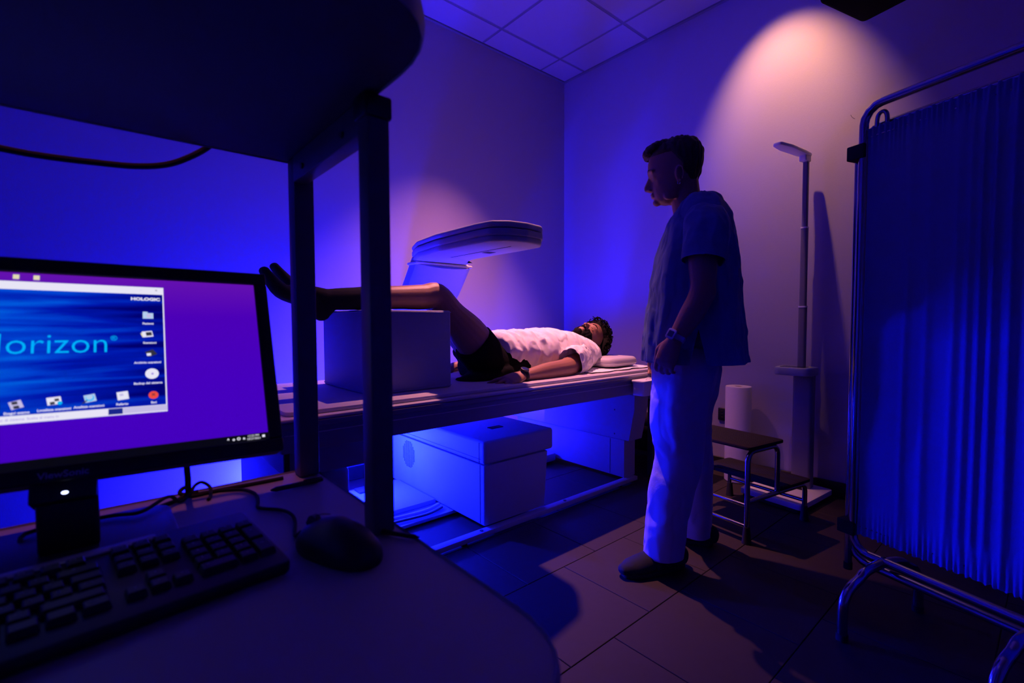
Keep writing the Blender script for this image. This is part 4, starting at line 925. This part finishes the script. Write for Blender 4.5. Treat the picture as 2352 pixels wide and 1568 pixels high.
stube(bm, [PY(1318, 812, 1.86), sP, PY(1312, 838, 1.74), eP, PY(1262, 851, 1.685), wP], [.055, .058, .055, (.050, .048), (.042, .044), (.028, .022)], seg=16, ref=(0, 1, 0), round_=True)
kn = PY(1165, 874, 1.655)
hand_mesh(bm, wP, V((-.96, -.10, -.16)), V((-.12, -.30, .95)), curl=.16, side=1, s=1.12, spread=1.6, thumb=.2)
sP2 = V((sP.x, 2.13, sP.z)); wP2 = V((wP.x, 2.25, wP.z))
stube(bm, [V((sP.x, 2.06, sP.z)), sP2, V((eP.x, 2.24, .775)), wP2], [.055, .058, .045, .026], seg=16, round_=True)
hand_mesh(bm, wP2, V((-1, .0, -.08)), V((0, .0, 1)), curl=.18, side=-1, s=.98, spread=.9, thumb=.2)
def leg(yo, dx, dy):
    hip = PY(1128+dx, 838, 1.90+yo); knee = PY(1003+dx, 680+dy, 1.865+yo); cm = PY(905+dx, 683, 1.86+yo); ank = PY(752+dx, 690, 1.86+yo)
    cm.z = max(cm.z, 1.045+.052); ank.z = max(ank.z, 1.045+.040)
    stube(bm, [hip, hip.lerp(knee, .40)+V((0, 0, .012)), hip.lerp(knee, .80), knee, knee.lerp(cm, .35)+V((0, 0, -.002)), cm, cm.lerp(ank, .55), ank], [(.092, .098), (.088, .092), (.063, .067), (.056, .060), (.055, .056), (.052, .050), (.042, .041), (.036, .038)], seg=18, ref=(0, 1, 0), round_=True)
    ball(bm, knee+V((-.004, 0, .022)), .036, .034, .030)
    return hip, knee, cm, ank
H1, K1, C1, A1 = leg(0, 0, 0); H2_, K2, C2, A2 = leg(.22, -12, 4)
bm = remesh(bm, .0044, 3)
build('body', bm, M['skin2'], pat, smooth=60)
for s in (-1, 1):
    bm = NB(); stube(bm, [LP(.1040+.0085, -.036, s*.024), LP(.1065+.0065, -.0385, s*.031), LP(.1005+.006, -.036, s*.040)], .0013, seg=6); build('eyelashes', bm, M['curl'], pat)
    bm = NB(); stube(bm, [LP(.1245, -.006, s*.012), LP(.1225, -.001, s*.030), LP(.108, -.006, s*.052)], [(.0022, .0055), (.0028, .0060), (.0018, .004)], seg=8, ref=BP.col[0]); build('eyebrow', bm, M['curl'], pat)
# socks and feet
def sock(ank, cm, toe, heel, ball_):
    b = NB(); d0 = (cm-ank)
    stube(b, [ank+d0*.62, ank+d0*.3, ank], [.050, .045, .041], seg=16)
    stube(b, [ank+d0*.05, heel+(ank-heel)*.25, heel], [.040, .038, .034], seg=14, round_=True)
    stube(b, [heel, heel.lerp(ball_, .5)+V((.008, 0, .012)), ball_, toe], [(.035, .036), (.040, .036), (.044, .028), (.036, .016)], seg=16, ref=(0, 1, 0), round_=True)
    stube(b, [ank, ank.lerp(ball_, .55)+V((.004, 0, .012)), ball_], [.040, (.036, .028), (.038, .018)], seg=14, ref=(0, 1, 0), round_=True)
    b = remesh(b, .0045, 4); build('sock', b, M['sock'], pat, smooth=60)
sock(A1, C1, PY(607, 622, 1.83), PY(738, 716, 1.855), PY(646, 668, 1.835))
sock(A2, C2, PY(630, 612, 2.07), PY(742, 704, 2.08), PY(668, 655, 2.07))
# shorts
bm = NB()
stube(bm, [PY(1205, 822, 1.97), PY(1185, 822, 1.97), PY(1140, 832, 1.97), PY(1105, 842, 1.97)], [(.150, .085), (.165, .098), (.172, .108), (.165, .095)], ref=(0, 1, 0), seg=28, round_=True)
for h, k in ((H1, K1), (H2_, K2)): stube(bm, [h+V((.06, 0, .0)), h, h.lerp(k, .22), h.lerp(k, .36)], [(.100, .10), (.104, .106), (.103, .107), (.100, .105)], seg=24, ref=(0, 1, 0))
stube(bm, [PY(1150, 850, 1.86), PY(1095, 868, 1.86), PY(1058, 874, 1.87)], [(.09, .045), (.085, .035), (.05, .014)], ref=(0, 1, 0), seg=16, round_=True)
bm = remesh(bm, .006, 4); folds(bm, .004, 9, 1, seed=2.2)
for v in bm.verts: v.co.z = max(v.co.z, ZP+.002)
build('shorts', bm, M['shorts'], pat, smooth=60)
# t-shirt
bm = NB()
ts = [(1125, 805, .168, .085), (1150, 806, .174, .100), (1170, 806, .178, .106), (1195, 807, .180, .112), (1235, 806, .188, .118), (1275, 806, .195, .118), (1300, 808, .198, .108), (1318, 812, .190, .092), (1334, 812, .12, .072)]
stube(bm, [PY(x, y, 1.965) for x, y, a, b in ts], [(a, b) for x, y, a, b in ts], ref=(0, 1, 0), seg=40, n=5)
tsl = [PY(1322, 812, 1.90), PY(1328, 822, 1.82), PY(1322, 829, 1.765), PY(1306, 836, 1.715)]
t2 = [V((p.x, 3.93-p.y, p.z)) for p in tsl]; SL = [sleeve(q_, [(.080, .080), (.084, .080), (.082, .076), (.078, .072)], (0, 0, 1), .008, 3.1, -.004, (1, 1, 1), ZP+.004) for q_ in (tsl, t2)]
bm = remesh(bm, .0055, 4)
folds(bm, .014, 9, 1, seed=3.3, stretch=(1.3, .35, .35)); folds(bm, .007, 17, 1, seed=7.1, stretch=(1.2, .4, .5))
bmesh.ops.smooth_vert(bm, verts=bm.verts, factor=.5, use_axis_x=True, use_axis_y=True, use_axis_z=True)
for v in bm.verts: v.co.z = max(v.co.z, ZP+.004)
e1 = (tsl[-1]-tsl[-2]).normalized(); e2 = (t2[-1]-t2[-2]).normalized(); x0_ = PY(1148, 805, 1.965).x
ha, hb_ = PY(1152, 775, 1.80), PY(1190, 838, 1.80); hn = (hb_-ha).cross(V((0, 1, 0))); hn = hn if hn.x < 0 else -hn
cutp(bm, ha, hn)
shell(bm, .0022)
for q_ in SL: merge(bm, q_)
build('t_shirt', bm, M['tee'], pat, smooth=60)
# watch of the patient
fd = (eP-wP).normalized(); wc = wP+fd*.012; wx = V((.0, -.35, .93)); wx = (wx-fd*wx.dot(fd)).normalized(); wy = fd.cross(wx)
bm = NB(); tube(bm, [wc+wy*(.033*math.cos(a))+wx*(.027*math.sin(a)) for a in [2*PI*k/32 for k in range(32)]], [(.010, .002)]*32, seg=8, ref=fd, closed=True); wt = build('watch_strap', bm, M['rubber'], pat, label='black wristwatch with round dial')
WM = frame(wc+wx*.028, wy, fd, wx); bm = NB(); prism(bm, [(.021*math.cos(2*PI*k/28), .021*math.sin(2*PI*k/28)) for k in range(28)], 0, .009, .002, mtx=WM); build('watch_case', bm, M['black'], wt)
bm = NB(); prism(bm, [(.016*math.cos(2*PI*k/28), .016*math.sin(2*PI*k/28)) for k in range(28)], .0088, .0096, mtx=WM); build('watch_face', bm, M['glass'], wt)
# beard
def bline(f, s, u): return min(-.078-u if f > .10 else (-.052-u-.25*max(0, .07-f)), f-(-.005), .02) if not (abs(s) < .020 and -.113 < u < -.088 and f > .095) else -1
bb, _ = hair_shell(PO, PF, PU, lambda f, s, u: .009 if f > .02 else .004, bline, .006, 9.1)
build('beard', bb, M['curl'], pat, smooth=60)
# curly hair: cap and curls
def cline(f, s, u): return (u-.052-.0*(f) if f > .04 else (u-.004-.9*(f+.01) if f > -.01 else u+.075))
hb, _ = hair_shell(PO, PF, PU, lambda f, s, u: .030, cline, .02, 4.4)
random.seed(11); FX, SX, UX = V(BP.col[0]), V(BP.col[1]), V(BP.col[2])
for k in range(760):
    th = random.uniform(0, 2*PI); ph = math.acos(random.uniform(-.25, 1)); 
    u = .012+.130*math.cos(ph); f = .018+.136*math.sin(ph)*math.cos(th); s = .112*math.sin(ph)*math.sin(th)
    if f > .09 and u < .060: continue
    if cline(f, s, u) < .004: continue
    c = PO+FX*f+SX*s+UX*u; nrm = (FX*(f-.01)/.12+SX*s/.1+UX*u/.12).normalized(); c += nrm*random.uniform(-.004, .012)
    t_ = nrm.orthogonal().normalized(); t_ = Quaternion(nrm, random.uniform(0, 6.28)) @ t_; t2_ = (nrm.cross(t_)+nrm*random.uniform(-.8, .8)).normalized(); r = random.uniform(.006, .0115)
    tube(hb, [c+t_*r*math.cos(a*.9)+t2_*r*math.sin(a*.9)+nrm*.0014*a for a in [j*.75 for j in range(9)]], .0024, seg=4, cap=False)
build('curly_hair', hb, M['curl'], pat, smooth=60)
